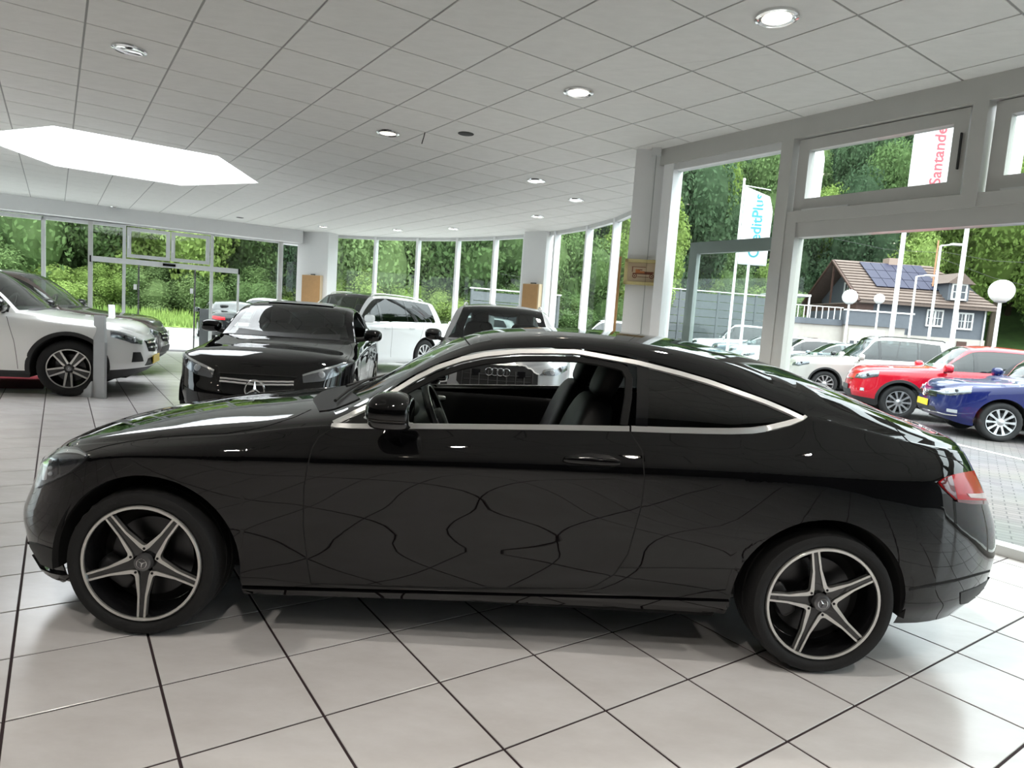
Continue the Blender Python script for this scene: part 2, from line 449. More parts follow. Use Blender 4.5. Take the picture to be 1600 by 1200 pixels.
    def strip(s, name, pts, wdt, m, off=.003, mirror=True, pixel=False, parent=None, n=40, h=.006, ends=True):
        """thin moulding of width wdt following the surface along the given line"""
        P = s.resample(pts, n); C = []; N = []
        for p in P:
            q, nn = s.pix(p[0], p[1]) if pixel else s.snap(p); C.append(q); N.append(nn)
        C = np.array(C); N = np.array(N); T = np.gradient(C, axis=0); T /= np.linalg.norm(T, axis=1)[:, None]+1e-9
        S = np.cross(T, N); S /= np.linalg.norm(S, axis=1)[:, None]+1e-9
        wd_ = wdt if hasattr(wdt, '__len__') else [wdt]*n
        V = []
        for i in range(n):
            for a, b in ((-.5, off-h), (-.42, off), (.42, off), (.5, off-h)): V.append(C[i]+S[i]*a*wd_[i]+N[i]*b)
        F = [(i*4+k, i*4+k+1, i*4+5+k, i*4+4+k) for i in range(n-1) for k in range(3)]
        V = np.array(V)
        v0, v1, v2 = V[F[1][0]], V[F[1][1]], V[F[1][2]]
        if np.cross(v1-v0, v2-v0)@N[0] < 0: F = [q[::-1] for q in F]
        o = mesh(name, V, F, m, parent or s.root, True, 40)
        if mirror: mesh(name, V*[1, -1, 1], [q[::-1] for q in F], m, s.root, True, 40)
        return o

def star(name, r, m, parent, M, tub=.06):
    """ring with a three-pointed star, facing local +z"""
    b = MB(); t = r*tub*1.6
    prof = [(r+t*math.cos(a), t*math.sin(a)*.8) for a in np.linspace(0, 2*PI, 9)]; b.lathe(prof, 36, 'z')
    for k in range(3):
        a = PI/2+k*2*PI/3; c, q = math.cos(a), math.sin(a)
        tip = np.array([c, q, 0])*r; l = np.array([math.cos(a+PI/3), math.sin(a+PI/3), 0])*r*.17; rr = np.array([math.cos(a-PI/3), math.sin(a-PI/3), 0])*r*.17
        top = np.array([0, 0, t*1.6])
        b.add([tip, l, rr, top, (0, 0, 0)], [(0, 1, 3), (0, 3, 2), (0, 2, 4), (0, 4, 1)])
    o = b.build(name, m, parent, True, 30); o.matrix_local = M
    return o
def MX(p, ax, ay, az):
    m = Matrix.Identity(4)
    for i in range(3): m[i][0] = ax[i]; m[i][1] = ay[i]; m[i][2] = az[i]; m[i][3] = p[i]
    return m

WHEELS = {}
def wheel_meshes(key, R, rr, wid, style):
    """meshes of one wheel, axis y, outer face towards -y at y=0"""
    if key in WHEELS: return WHEELS[key]
    parts = []
    def reg(name, b, m, sharp=35):
        d = bpy.data.meshes.new(name); d.from_pydata(b.v, [], b.f); d.materials.append(m)
        d.polygons.foreach_set('use_smooth', [True]*len(d.polygons)); d.set_sharp_from_angle(angle=math.radians(sharp)); parts.append((name, d))
    n = 72 if style in ('star', 'twin') else 48
    b = MB(); hS = R-rr
    prof = [(rr-.004, .02), (rr+.004, .006), (rr+.25*hS, -.006), (rr+.55*hS, -.009), (rr+.8*hS, -.004), (R-.006, .012), (R-.001, .028), (R, .05), (R, wid*.35), (R-.007, wid*.36), (R-.007, wid*.4), (R, wid*.41), (R, wid*.6), (R-.007, wid*.61), (R-.007, wid*.65), (R, wid*.66), (R, wid-.04), (R-.006, wid-.012), (rr+.5*hS, wid+.006), (rr-.004, wid-.02)]
    b.lathe(prof, n, 'y')
    # tread blocks nick the shoulder
    for j in (5, 6):
        for k in range(n):
            if k % 2:
                x, y, z = b.v[j*n+k]; f = 1-.005/R*1.0; b.v[j*n+k] = (x*f, y+.004, z*f)
    reg('tyre', b, RUB, 50)
    b = MB(); b.lathe([(rr-.002, .02), (rr+.003, .002), (rr-.001, -.004), (rr-.011, -.003), (rr-.013, .012)], n, 'y'); reg('rim_lip', b, MAC if style in ('star', 'twin') else ALU)
    b = MB(); b.lathe([(rr-.012, .004), (rr-.02, .03), (rr-.03, .1), (rr-.028, wid-.03)], n, 'y'); reg('rim_barrel', b, RBK if style in ('star', 'twin') else ALU)
    b = MB(); b.lathe([(.02, .10), (rr*.70, .10), (rr*.70, .125), (.02, .125)], 40, 'y'); b.lathe([(.0, .07), (.075, .07), (.08, .1)], 32, 'y'); reg('brake_disc', b, DSC)
    b = MB(); b.lathe([(.001, .12), (rr-.03, .12)], 32, 'y'); reg('back_plate', b, DRK)
    b = MB()
    for a0 in (.3,):
        for k in range(9):
            pass
    b.sell((-rr*.55, .1, rr*.28), (rr*.16, .05, rr*.34), .4, .4, 14, 8, rotz(0)); reg('brake_caliper', b, mat('grey_caliper', (.05, .05, .052), .4, .5))
    def pol(r, a, y): return np.array([r*math.cos(a), y, r*math.sin(a)])
    def slab(b, pts, ys, th):
        """flat plate over polar outline points [(r,a)], front depth per point ys"""
        m_ = len(pts); f = [pol(r, a, y) for (r, a), y in zip(pts, ys)]; k = [pol(r, a, y+th) for (r, a), y in zip(pts, ys)]
        b.add(f+k, [tuple(range(m_)), tuple(range(m_, 2*m_))[::-1]]+[(i, m_+i, m_+(i+1) % m_, (i+1) % m_) for i in range(m_)])
    if style == 'star':
        for k in range(5):
            a = k*2*PI/5
            b = MB()   # dark spoke with a raised rib
            slab(b, [(.03, a), (.058, a-PI/5), (rr*.62, a-.125), (rr-.006, a-.072), (rr-.006, a+.072), (rr*.62, a+.125), (.058, a+PI/5)], [.03, .03, .018, .008, .008, .018, .03], .03)
            reg('spoke', b, RBK, 20)
        for k in range(5):
            a = k*2*PI/5+PI/5; b = MB(); d = 2*PI/10
            # polished edge: from the rim along one spoke to the valley and out along the next
            def off(r, ang, wv): return (r, ang)
            r0 = rr-.008
            aL, aR = a-d+.074, a+d-.074
            o_pts = [(r0, aL), (rr*.6, a-d+.135), (.074, a-.13), (.070, a), (.074, a+.13), (rr*.6, a+d-.135), (r0, aR)]
            i_pts = [(r0, aL-.037), (rr*.58, a-d+.078), (.062, a-.31), (.046, a), (.062, a+.31), (rr*.58, a+d-.078), (r0, aR+.037)]
            y1 = [.005, .013, .022, .022, .022, .013, .005]
            m_ = len(o_pts); f = [pol(r, t, y) for (r, t), y in zip(o_pts, y1)]; g = [pol(r, t, y) for (r, t), y in zip(i_pts, y1)]
            f2 = [p+np.array([0, .02, 0]) for p in f]; g2 = [p+np.array([0, .02, 0]) for p in g]
            F = []
            for i in range(m_-1):
                F += [(i, i+1, m_+i+1, m_+i), (2*m_+i, 2*m_+i+1, i+1, i), (m_+i, m_+i+1, 3*m_+i+1, 3*m_+i)]
            b.add(f+g+f2+g2, F); reg('polished_spoke_edge', b, MAC, 30)
            b = MB(); c = pol(.057, a, .0); b.lathe([(.0, .0205), (.0055, .0205), (.0056, .03)], 12, 'y', (c[0], 0, c[2])); reg('bolt_hole', b, DRK)
    elif style == 'twin':
        for k in range(5):
            a = k*2*PI/5
            b = MB(); slab(b, [(.04, a-.5), (.06, a-.6), (rr-.006, a-.17), (rr-.006, a+.17), (.06, a+.6), (.04, a+.5)], [.024, .024, .014, .014, .024, .024], .02); reg('spoke', b, RBK, 20)
            for sg in (-1, 1):
                b = MB(); slab(b, [(.058, a+sg*.22), (.066, a+sg*.62), (rr-.006, a+sg*.225), (rr-.006, a+sg*.15)], [.014, .014, .001, .001], .02); reg('polished_spoke_edge', b, MAC, 20)
    else:
        nsp = {'ten': 10, 'five': 5, 'y': 7}[style]
        for k in range(nsp):
            a = k*2*PI/nsp; b = MB(); wv = .11 if nsp == 10 else .2
            slab(b, [(.05, a-.45), (rr*.5, a-wv*1.1), (rr-.006, a-wv), (rr-.006, a+wv), (rr*.5, a+wv*1.1), (.05, a+.45)], [.012, .006, .002, .002, .006, .012], .03); reg('spoke', b, ALU, 20)
    b = MB(); b.lathe([(.0, .004), (.024, .004), (.034, .008), (.037, .03)], 28, 'y') if style in ('star', 'twin') else b.lathe([(.0, .0), (.025, .001), (.032, .006), (.06, .012), (.065, .03)], 28, 'y')
    reg('hub_cap', b, mat('hub_cap_grey', (.16, .16, .165), .35, .7) if style in ('star', 'twin') else ALU)
    WHEELS[key] = parts; return parts
def add_wheels(car, R, rr, wid, style, spin=(0, 0), inset=.02, steer=0, only=None):
    parts = wheel_meshes((R, rr, wid, style), R, rr, wid, style)
    for j, (xc, z_, r) in enumerate(car.sp['arch']):
        xw = car.sp['axles'][j]; wy = float(tab(car.sp['w'], np.array([xw]))[0])-inset
        for sg in (-1, 1):
            t = None
            for nm, d in parts:
                o = bpy.data.objects.new('wheel' if nm == 'tyre' else nm, d)
                if t is None:
                    t = link(o, car.root); o.location = (xw, sg*wy, R)
                    o.rotation_euler = (0, -spin[j], 0 if sg < 0 else PI)
                    if sg > 0: o.rotation_euler = (0, spin[j], PI)
                    if j == 0: o.rotation_euler[2] += steer
                else: link(o, t)
                if nm == 'hub_cap' and style in ('star', 'twin'):
                    star('hub_star', .02, CHR, t, MX((0, -.001+.004, 0), (1, 0, 0), (0, 0, 1), (0, -1, 0)), .05)
def seats(car, xs, ys, z=.42, sc_=1.0, lean=.35, m=INT):
    for x in xs:
        for y in ys:
            b = MB(); b.sell((x, y, z), (.27*sc_, .26*sc_, .1), .5, .4)
            M = roty(lean); b.sell((x+.30*sc_+.06, y, z+.37), (.09, .25*sc_, .36*sc_), .5, .45, 20, 14, M)
            o = b.build('seat', m, car.root, True, 60)
            h = MB(); h.sell((x+.30*sc_+.23, y, z+.80*sc_), (.055, .135, .11), .5, .5, 20, 12, M); h.build('headrest', m, o, True, 60)
def steering(car, x, y, z, r=.185):
    b = MB(); M = roty(-.42)
    pr = [(r+.016*math.cos(a), .016*math.sin(a)) for a in np.linspace(0, 2*PI, 9)]
    b.lathe(pr, 36, 'x'); b.sell((0, 0, -.01), (.03, .07, .06), .5, .5); b.box((-.01, -r, -.012), (.008, r, .012)); b.box((-.01, -.012, -r), (.008, .012, 0))
    b.v = [tuple(M@np.array(p)+np.array([x, y, z])) for p in b.v]; b.build('steering_wheel', INT, car.root, True)
    c = MB(); pr = [(r-.017+.003*math.cos(a), .012+.003*math.sin(a)) for a in np.linspace(0, 2*PI, 7)]; c.lathe(pr, 36, 'x'); c.v = [tuple(M@np.array(p)+np.array([x, y, z])) for p in c.v]
    c.build('steering_wheel_trim', SAT, car.root, True)
def mirror_pair(car, x, y, z, m, sx=.085, sy=.115, sz=.085, face=CHR):
    for sg in (-1, 1):
        b = MB(); b.sell((x, sg*y, z), (sx, sy, sz), .75, .6, 24, 14)
        b.v = [(min(p[0], x+sx*.55), p[1], p[2]) for p in b.v]
        o = b.build('wing_mirror', m, car.root, True, 50)
        c = MB(); c.sell((x+sx*.55, sg*y, z), (.004, sy*.8, sz*.78), .5, .6, 20, 10); c.build('mirror_glass', mat('mirror_glass', (.5, .52, .53), .02, 1.0), o, True)
        q = MB(); q.tube([(x-.01, sg*(y-sy*.6), z-sz*.6), (x, sg*(y-sy-.09), z-sz*.9)], [.025, .035], 10); q.build('mirror_foot', PLA, o, True)
def handle(car, x, z, ln=.2, m=None):
    for sg in (-1, 1):
        w = float(tab(car.sp['w'], np.array([x]))[0]); p, nn = car.snap((x, sg*w, z), .012)
        b = MB(); b.sell(p, (ln/2, .013, .016), .5, .6, 20, 10); b.build('door_handle', m or car.paint, car.root, True)
def seam(car, pts, w=.006, n=40):
    car.strip('panel_gap', pts, w, DRK, off=.0012, h=.004, n=n)
# ---------------------------------------------------------------- body specifications
def coupe_spec():
    return dict(xf=-.79, xr=3.90, Lf=.75, pf=2.6, Lr=.8, pr=2.5,
        w=[(-.79,.875),(-.3,.892),(0,.9),(.6,.886),(1.5,.882),(2.2,.893),(2.8,.908),(3.4,.89),(3.9,.86)],
        arch=[(.02,.305,.375),(2.80,.305,.37)], axles=(0, 2.82),
        rows=[([(-.79,.2),(-.4,.17),(.4,.185),(2.42,.222),(3.2,.215),(3.5,.23),(3.9,.28)],.075,.05,.14),
              ([(-.79,.31),(.4,.262),(2.42,.30),(3.9,.36)],[(-.79,.03),(.3,.02),(.5,.03),(2.3,.03),(2.6,.015),(3.9,.02)],.0,.02),
              ([(-.79,.40),(.4,.43),(3.9,.48)],[(-.79,.0),(.3,.012),(1.4,.03),(2.4,.012),(3.9,.0)],.0,.0),
              ([(-.79,.49),(-.3,.57),(.5,.6),(2.4,.62),(3.9,.60)],[(-.79,.01),(.3,.004),(1.4,.018),(2.4,.0),(3.9,.0)],.045,.03),
              ([(-.79,.58),(-.4,.69),(0,.755),(.5,.765),(1.5,.795),(2.5,.82),(3.2,.83),(3.9,.76)],[(-.79,.02),(.3,.0),(1.4,.0),(2.4,.0),(3.2,.012),(3.9,.02)],.11,.15),
              ([(-.79,.61),(-.4,.715),(0,.78),(.5,.825),(1.5,.865),(2.5,.90),(3.2,.91),(3.9,.865)],[(-.79,.04),(0,.03),(1.4,.022),(2.5,.03),(3.2,.05),(3.9,.05)],.13,.24),
              ([(-.79,.635),(-.4,.745),(0,.806),(.3,.845),(.6,.897),(.735,.913),(1.07,.923),(1.63,.957),(2.11,.976),(2.35,.984),(2.47,.995),(2.6,1.03),(2.74,1.073),(2.95,1.04),(3.2,.995),(3.5,.965),(3.9,.925)],
               [(-.79,.10),(0,.10),(.7,.078),(1.6,.078),(2.4,.10),(2.74,.17),(3.1,.14),(3.9,.09)],.15,.28)],
        zc=[(-.79,.64),(-.72,.70),(-.6,.755),(-.3,.82),(0,.875),(.4,.935),(.6,.968),(.69,.998),(.821,1.07),(.956,1.158),(1.074,1.226),(1.207,1.292),(1.306,1.328),(1.45,1.352),(1.666,1.372),(1.9,1.378),(2.2,1.368),(2.49,1.335),(2.68,1.296),(2.84,1.256),(3.0,1.206),(3.2,1.135),(3.4,1.068),(3.5,1.04),(3.6,1.028),(3.75,1.024),(3.86,1.015),(3.9,.94)],
        zt=[(.735,.913),(.859,.992),(.966,1.068),(1.042,1.122),(1.138,1.178),(1.235,1.220),(1.332,1.250),(1.479,1.276),(1.726,1.293),(1.9,1.280),(2.0,1.268),(2.18,1.233),(2.31,1.204),(2.44,1.168),(2.57,1.131),(2.68,1.096),(2.74,1.073)],
        tumble=.33, pil=[(-.8,.06),(.6,.06),(1.0,.09),(2.2,.09),(2.8,.12),(3.9,.07)], kap=[(-.8,.5),(-.5,.38),(.5,.36),(.9,.5),(1.3,.6),(3,.5),(3.4,.5),(3.9,.6)],
        wind=(.80,1.40), back=(2.60,3.30), bow=[(-.8,0),(.3,0),(.75,-.13),(1.35,-.09),(1.8,0),(2.4,.04),(3.2,.1),(3.7,.0)],
        panes=[(.745,.88),(.884,1.985),(2.035,2.735)], glass=[BLK, None, G_TNT], gr=G_TNT)
def suv_spec(fo=.86, wb=2.87, ro=.93, W=.945, H=1.64, belt=1.05, hood=1.03, cowl=.72, header=1.42, R=.36, clad=1, rear_lean=-.22, glass=None, slope=.10, tail=.25):
    xf, xr = -fo, wb+ro
    return dict(xf=xf, xr=xr, Lf=.72, pf=2.7, Lr=.6, pr=2.8, hatch=True,
        w=[(xf,W-.03),(0,W),(.7,W-.02),(wb*.6,W-.02),(wb,W),(xr,W-.04)],
        arch=[(.0,R,R+.065),(wb,R,R+.065)], axles=(0, wb),
        rows=[([(xf,.30),(xf+.5,.22),(.6,.23),(wb-.5,.24),(xr-.4,.30),(xr,.38)],.06,.10,.1),
              ([(xf,.38),(.6,.32),(wb-.5,.33),(xr,.46)],.02,.02,.02),
              ([(xf,.47),(.6,.45),(xr,.56)],[(xf,.0),(0,.01),(1.4,.03),(wb,.01),(xr,.0)],.0,.0),
              ([(xf,.60),(.5,.68),(xr,.72)],[(xf,.0),(0,.0),(1.4,.018),(wb,.0),(xr,.0)],.015,.0),
              ([(xf,.72),(-.4,hood-.22),(.5,belt-.2),(wb,belt-.16),(xr,.92)],0,.045,.02),
              ([(xf,hood-.26),(-.4,hood-.13),(.5,belt-.1),(wb,belt-.06),(xr,belt-.04)],.02,.08,.05),
              ([(xf,hood-.22),(xf+.3,hood-.11),(.2,hood-.045),(cowl,belt-.02),(wb,belt+.03),(xr-.3,belt+.04),(xr,belt+.03)],[(xf,.09),(0,.09),(cowl,.075),(wb,.08),(xr,.07)],.10,.06)],
        zc=[(xf,hood-.2),(xf+.06,hood-.12),(xf+.3,hood-.035),(.2,hood+.02),(cowl-.15,hood+.04),(cowl-.02,hood+.06),(cowl+.3,hood+.06+(H-hood-.06)*.52),(header-.1,H-.055),(header+.15,H-.015),(wb*.62,H),(wb+.1,H-slope*.4),(xr-tail,H-slope),(xr,H-slope-.05)],
        zt=[(cowl+.08,belt-.02),(cowl+.35,belt+(H-belt-.12)*.5),(header+.05,H-.135),(header+.4,H-.11),(wb*.8,H-.115),(wb+.3,H-.15),(xr-.05,H-slope-.09),(xr,H-slope-.12)],
        tumble=.30, pil=[(xf,.06),(cowl,.06),(1.2,.10),(xr,.12)], kap=[(xf,.55),(cowl,.55),(header,.6),(xr,.6)],
        wind=(cowl+.10,header+.03), bow=[(xf,0),(cowl-.4,0),(cowl+.05,-.14),(header,-.10),(header+.5,0),(xr,0)],
        lean=[(xf,0),(wb-.6,0),(wb+.1,rear_lean*.6),(xr,rear_lean)],
        panes=[(cowl+.16,wb*.5-.04),(wb*.5+.03,wb*.5+.86),(wb*.5+.9,xr-.62)], glass=glass or [G_MID, G_TNT, G_TNT], clad=clad, gr=G_TNT)
def sedan_spec(fo=.80, wb=2.8, ro=1.0, W=.90, H=1.44, belt=.96, R=.32, glass=None):
    xf, xr = -fo, wb+ro
    return dict(xf=xf, xr=xr, Lf=.72, pf=2.6, Lr=.7, pr=2.6,
        w=[(xf,W-.03),(0,W),(.7,W-.02),(wb*.6,W-.02),(wb,W),(xr,W-.04)], arch=[(.0,R,R+.055),(wb,R,R+.055)], axles=(0, wb),
        rows=[([(xf,.22),(.5,.19),(wb-.4,.2),(xr,.28)],.06,.05,.1),([(xf,.33),(.5,.28),(xr,.38)],.02,.0,.02),
              ([(xf,.45),(.5,.5),(xr,.52)],[(xf,0),(0,.01),(1.4,.03),(wb,.01),(xr,0)],.0,.0),
              ([(xf,.56),(-.4,.66),(.5,.74),(wb,.80),(xr,.78)],0,.06,.03),
              ([(xf,.61),(-.4,.74),(.5,.85),(wb,.90),(xr,.88)],.025,.1,.06),
              ([(xf,.645),(-.4,.79),(.4,.90),(.9,belt-.03),(wb,belt+.02),(xr-.4,belt+.02),(xr,belt-.02)],[(xf,.1),(0,.1),(1,.08),(wb,.1),(xr,.08)],.12,.1)],
        zc=[(xf,.65),(-.6,.76),(-.2,.87),(.3,.94),(.62,.985),(.9,1.11),(1.3,1.34),(1.55,1.41),(1.9,H),(2.3,H-.02),(2.7,H-.12),(3.0,1.17),(3.25,1.06),(3.4,1.04),(xr-.06,1.03),(xr,.95)],
        zt=[(.80,belt-.03),(1.0,1.09),(1.3,1.26),(1.6,H-.11),(2.2,H-.11),(2.6,H-.19),(2.95,1.08),(3.05,belt+.02)],
        tumble=.32, pil=[(xf,.06),(.6,.06),(1.1,.09),(2.6,.1),(xr,.07)], kap=[(xf,.55),(3.9,.55)],
        wind=(.72,1.48), back=(2.5,3.15), bow=[(xf,0),(.3,0),(.75,-.13),(1.4,-.08),(1.8,0),(2.5,.04),(3.1,.1),(3.5,0)],
        panes=[(.9,1.66),(1.72,2.5),(2.54,2.98)], glass=glass or [G_MID, G_MID, G_TNT], gr=G_MID)
# ---------------------------------------------------------------- the black coupe in front
P_BLK = two_sided('black_car_paint', (.0025, .0025, .003), rough=.3, spec=0)
P_BLK2 = two_sided('black_car_paint_second', (.003, .003, .0035), rough=.3, spec=0)
HP = (-1.481, 3.455); HTH = math.atan2(.02946, .99957)
hero = Car('coupe', coupe_spec(), HP, HTH, 'glossy black two-door coupe with five-spoke star wheels filling the foreground', 'car', lod=1.6, paint=P_BLK)
add_wheels(hero, .308, .241, .235, 'star', spin=(math.radians(54), math.radians(32)), inset=.018)
H = hero
def hero_parts():
    F_SEAM = [(516,672),(498,683),(487,702),(480,731),(475,762),(474,819),(477,850),(482,890),(486,911)]
    R_SEAM = [(984,674),(1004,706),(1007,750),(1001,795),(981,865),(960,897),(930,915),(915,919)]
    # doors (near and far), proud of the shell, with the gap around them
    H.patch('door', F_SEAM, R_SEAM, P_BLK, 40, 40, .0022, .004, True, None, True)
    H.strip('panel_gap', F_SEAM, .006, DRK, .0026, True, True, n=50)
    H.strip('panel_gap', R_SEAM, .006, DRK, .0026, True, True, n=50)
    H.strip('panel_gap', [(486,911),(600,916),(750,920),(915,919)], .005, DRK, .0026, True, True, n=50)
    H.strip('panel_gap', [(964,887),(1050,887),(1156,889)], .003, DRK, .0016, True, True, n=30)
    # bright mouldings around the side glass
    top = [(521,661),(531,656),(579,634),(620,610),(649,592),(685,574),(721,562),(757,554.5),(811,549.5),(860,549.5),(900,550),(961,561),(995,567),(1062,584),(1107,597),(1152,613),(1197,629),(1232,644),(1255,655)]
    bot1 = [(518,665.5),(560,666),(648,666),(760,667),(860,668),(983,670)]
    bot2 = [(986,670),(1040,672),(1100,673.5),(1140,674),(1175,673),(1200,669.5),(1230,662.5),(1252,655),(1259,651)]
    H.strip('window_moulding', top, .024, SAT, .006, True, True, n=90, h=.012)
    H.strip('window_moulding', bot1, .024, SAT, .007, True, True, n=60, h=.012)
    H.strip('window_moulding', bot2, list(np.interp(np.linspace(0,1,60),[0,.6,.9,1],[.026,.028,.03,.016])), SAT, .006, True, True, n=60, h=.012)
    H.strip('window_seal', [(600,634),(630,614),(650,603),(686,585),(721,573),(757,565),(811,560),(860,560),(900,561),(940,567),(975,575)], .026, DRK, .002, True, True, n=70, h=.010)
    H.strip('window_seal', [(960,570),(976,576),(983,590),(982,620),(975,664)], .034, DRK, .002, True, True, n=30, h=.010)
    # bonnet, wing and bumper joints
    H.strip('panel_gap', [(134,706),(165,697),(200,690),(250,683),(300,679),(354,677),(410,668),(460,652),(486,640)], .004, DRK, .0012, True, True, n=50)
    H.strip('panel_gap', [(112,738),(122,746),(134,760)], .004, DRK, .0014, True, True, n=14)
    H.strip('panel_gap', [(1385,655),(1420,690),(1470,712),(1503,722)], .004, DRK, .0014, True, True, n=30)
    H.strip('roof_joint', [(722,524),(726,529),(734,539)], .006, DRK, .002, True, True, n=12)
    # headlights
    h1 = H.patch('headlight', [(60,758),(64,742),(70,720),(84,707),(104,701),(124,703),(138,712)], [(60,763),(74,756),(92,748),(110,739),(126,726),(134,718),(139,713)], HLI, 24, 10, .003, .01, True, None, True)
    for o, sg in zip(h1, (-1, 1)):
        def child(name, t, b, m, off, th=.004, n=12, rows=5):
            q = H.patch(name, t, b, m, n, rows, off, th, False, o, True)[0]
            if sg > 0: q.data.transform(Matrix.Diagonal((1, -1, 1, 1))); q.data.flip_normals()
        child('lamp_module', [(74,720),(84,715),(92,716)], [(74,746),(82,748),(92,741)], HLD, .007)
        child('lamp_module', [(97,727),(108,722),(122,718)], [(97,742),(108,736),(120,726)], HLD, .007)
        child('light_guide', [(84,707),(104,703),(124,705),(136,712)], [(84,712),(104,709),(122,710),(134,714)], CHR, .008)
        child('light_guide', [(71,722),(76,717),(80,716)], [(69,750),(73,750),(76,749)], CHR, .008)
        for k, (px, py) in enumerate(((83,722),(83,731),(83,740))):
            p, nn = H.pix(px, py, .009); b = MB(); b.sell((p[0], -sg*p[1] if False else (p[1] if sg < 0 else -p[1]), p[2]), (.009, .012, .009), 1, 1, 10, 6); b.build('projector', LNS, o, True)
        child('lens_cover', [(60,758),(64,742),(70,720),(84,707),(104,701),(124,703),(138,712)], [(60,763),(74,756),(92,748),(110,739),(126,726),(134,718),(139,713)], HLG, .013, .012, 24, 10)
    # tail lights
    t1 = H.patch('tail_light', [(1466,753),(1474,747),(1484,743),(1502,739),(1519,736)], [(1467,756),(1480,770),(1494,782),(1515,787),(1541,788)], TLR, 18, 8, .008, .016, True, None, True)
    for o, sg in zip(t1, (-1, 1)):
        def child(name, t, b, m, off):
            q = H.patch(name, t, b, m, 10, 4, off, .004, False, o, True)[0]
            if sg > 0: q.data.transform(Matrix.Diagonal((1, -1, 1, 1))); q.data.flip_normals()
        child('smoked_corner', [(1467,753),(1474,748),(1484,744)], [(1467,755),(1478,767),(1493,780)], TLD, .0105)
        child('reversing_strip', [(1508,771),(1524,771),(1534,770)], [(1513,777),(1526,778),(1538,779)], TLW, .0105)
        child('smoked_edge', [(1492,780),(1510,781),(1538,782)], [(1494,784),(1515,787),(1541,788)], TLD, .0105)
    # sill skirt, bumper lips
    H.patch('side_skirt', [(376,917),(600,923),(900,931),(1139,938)], [(378,934),(600,943),(900,954),(1134,964)], P_BLK, 40, 5, .010, .02, True, None, True)
    H.patch('front_splitter', [(40,872),(62,884),(84,893),(106,897)], [(48,890),(66,899),(86,905),(106,909)], BLK, 16, 4, .012, .02, True, None, True)
    H.patch('air_intake', [(44,846),(60,850),(84,858)], [(42,868),(62,880),(84,889)], PLA, 12, 5, .004, .01, True, None, True)
    H.strip('bumper_crease', [(1420,921),(1460,913),(1500,905),(1546,892)], .012, DRK, .002, True, True, n=24)
    H.patch('rear_diffuser', [(1500,926),(1526,917),(1549,903)], [(1500,944),(1526,939),(1543,930)], PLA, 12, 4, .003, .008, True, None, True)
    # front face
    g = H.patch('grille', [(-.78,-.40,.585),(-.80,0,.615),(-.78,.40,.585)], [(-.78,-.36,.42),(-.80,0,.40),(-.78,.36,.42)], DRK, 24, 6, .004, .01, False)[0]
    for z in (.50, .54): H.strip('grille_bar', [(-.8,-.37,z),(-.82,0,z),(-.8,.37,z)], .014, SAT, .014, False, parent=g, n=24, h=.008)
    p, nn = H.snap((-.9, 0, .51), .03); star('grille_star', .085, CHR, g, MX(p, (0, 1, 0), (0, 0, 1), (-1, 0, 0)))
    H.patch('lower_intake', [(-.78,-.55,.34),(-.82,0,.35),(-.78,.55,.34)], [(-.76,-.5,.25),(-.8,0,.25),(-.76,.5,.25)], PLA, 20, 4, .004, .01, False)
    # door handle in its scoop
    for o in H.patch('handle_scoop', [(879,722),(890,712),(922,708),(950,711),(970,721)], [(880,724),(894,732),(924,735),(952,733),(969,726)], BLK, 20, 6, .0035, .003, True, None, True):
        sg = -1 if o.data.vertices[0].co.y < 0 else 1
        p, nn = H.pix(924, 722, .018); b = MB(); b.sell((p[0], sg*abs(p[1]), p[2]), (.118, .012, .014), .5, .7, 28, 10); b.build('door_handle', P_BLK, o, True)
    # wing mirrors
    for sg in (-1, 1):
        b = MB(); b.sell((.995, sg*.965, 1.018), (.095, .115, .072), .8, .62, 32, 20)
        b.v = [(min(x, 1.072), y, max(z, .985) if z < .985 else z) for x, y, z in b.v]
        o = b.build('wing_mirror', P_BLK, H.root, True, 50)
        b = MB(); b.sell((.998, sg*.96, .982), (.09, .108, .036), .7, .62, 32, 12); b.v = [(min(x, 1.071), y, z) for x, y, z in b.v]; b.build('mirror_base', BLK, o, True, 50)
        b = MB(); b.sell((.990, sg*.966, .993), (.0945, .1155, .005), .6, .62, 32, 6); b.v = [(min(x, 1.07), y, z) for x, y, z in b.v]; b.build('indicator_strip', mat('smoked_indicator', (.06, .055, .05), .15, coat=1), o, True)
        b = MB(); b.sell((1.071, sg*.965, 1.012), (.003, .092, .05), .5, .6, 24, 10); b.build('mirror_glass', mat('mirror_glass', (.5, .52, .53), .02, 1.0), o, True)
        b = MB(); b.tube([(1.0, sg*.92, .96), (.985, sg*.86, .925), (.98, sg*.82, .91)], [.03, .034, .04], 12); b.build('mirror_foot', BLK, o, True)
    # scuttle panel and wipers
    H.patch('scuttle_panel', [(.62,-.62,.97),(.50,-.3,.99),(.47,0,.99),(.50,.3,.99),(.62,.62,.97)], [(.80,-.60,1.0),(.68,-.3,1.02),(.65,0,1.03),(.68,.3,1.02),(.80,.60,1.0)], PLA, 30, 6, .004, .008, False)
    for a, b_ in (((.66,-.52,1.0),(.70,.05,1.04)), ((.60,.0,1.0),(.74,.5,1.03))):
        q = [H.snap(np.array(a)*(1-t)+np.array(b_)*t, .018)[0] for t in np.linspace(0, 1, 10)]; MB().tube(q, .008, 6).build('wiper', PLA, H.root, True)
    # cabin
    seats(H, (1.40,), (-.36, .36), .36, 1.0, .38)
    b = MB(); b.sell((2.42, 0, .62), (.12, .55, .35), .4, .4, 20, 10, roty(.4)); b.sell((2.2, 0, .46), (.3, .55, .1), .4, .4); b.build('rear_bench', INT, H.root, True)
    steering(H, 1.13, -.36, .90)
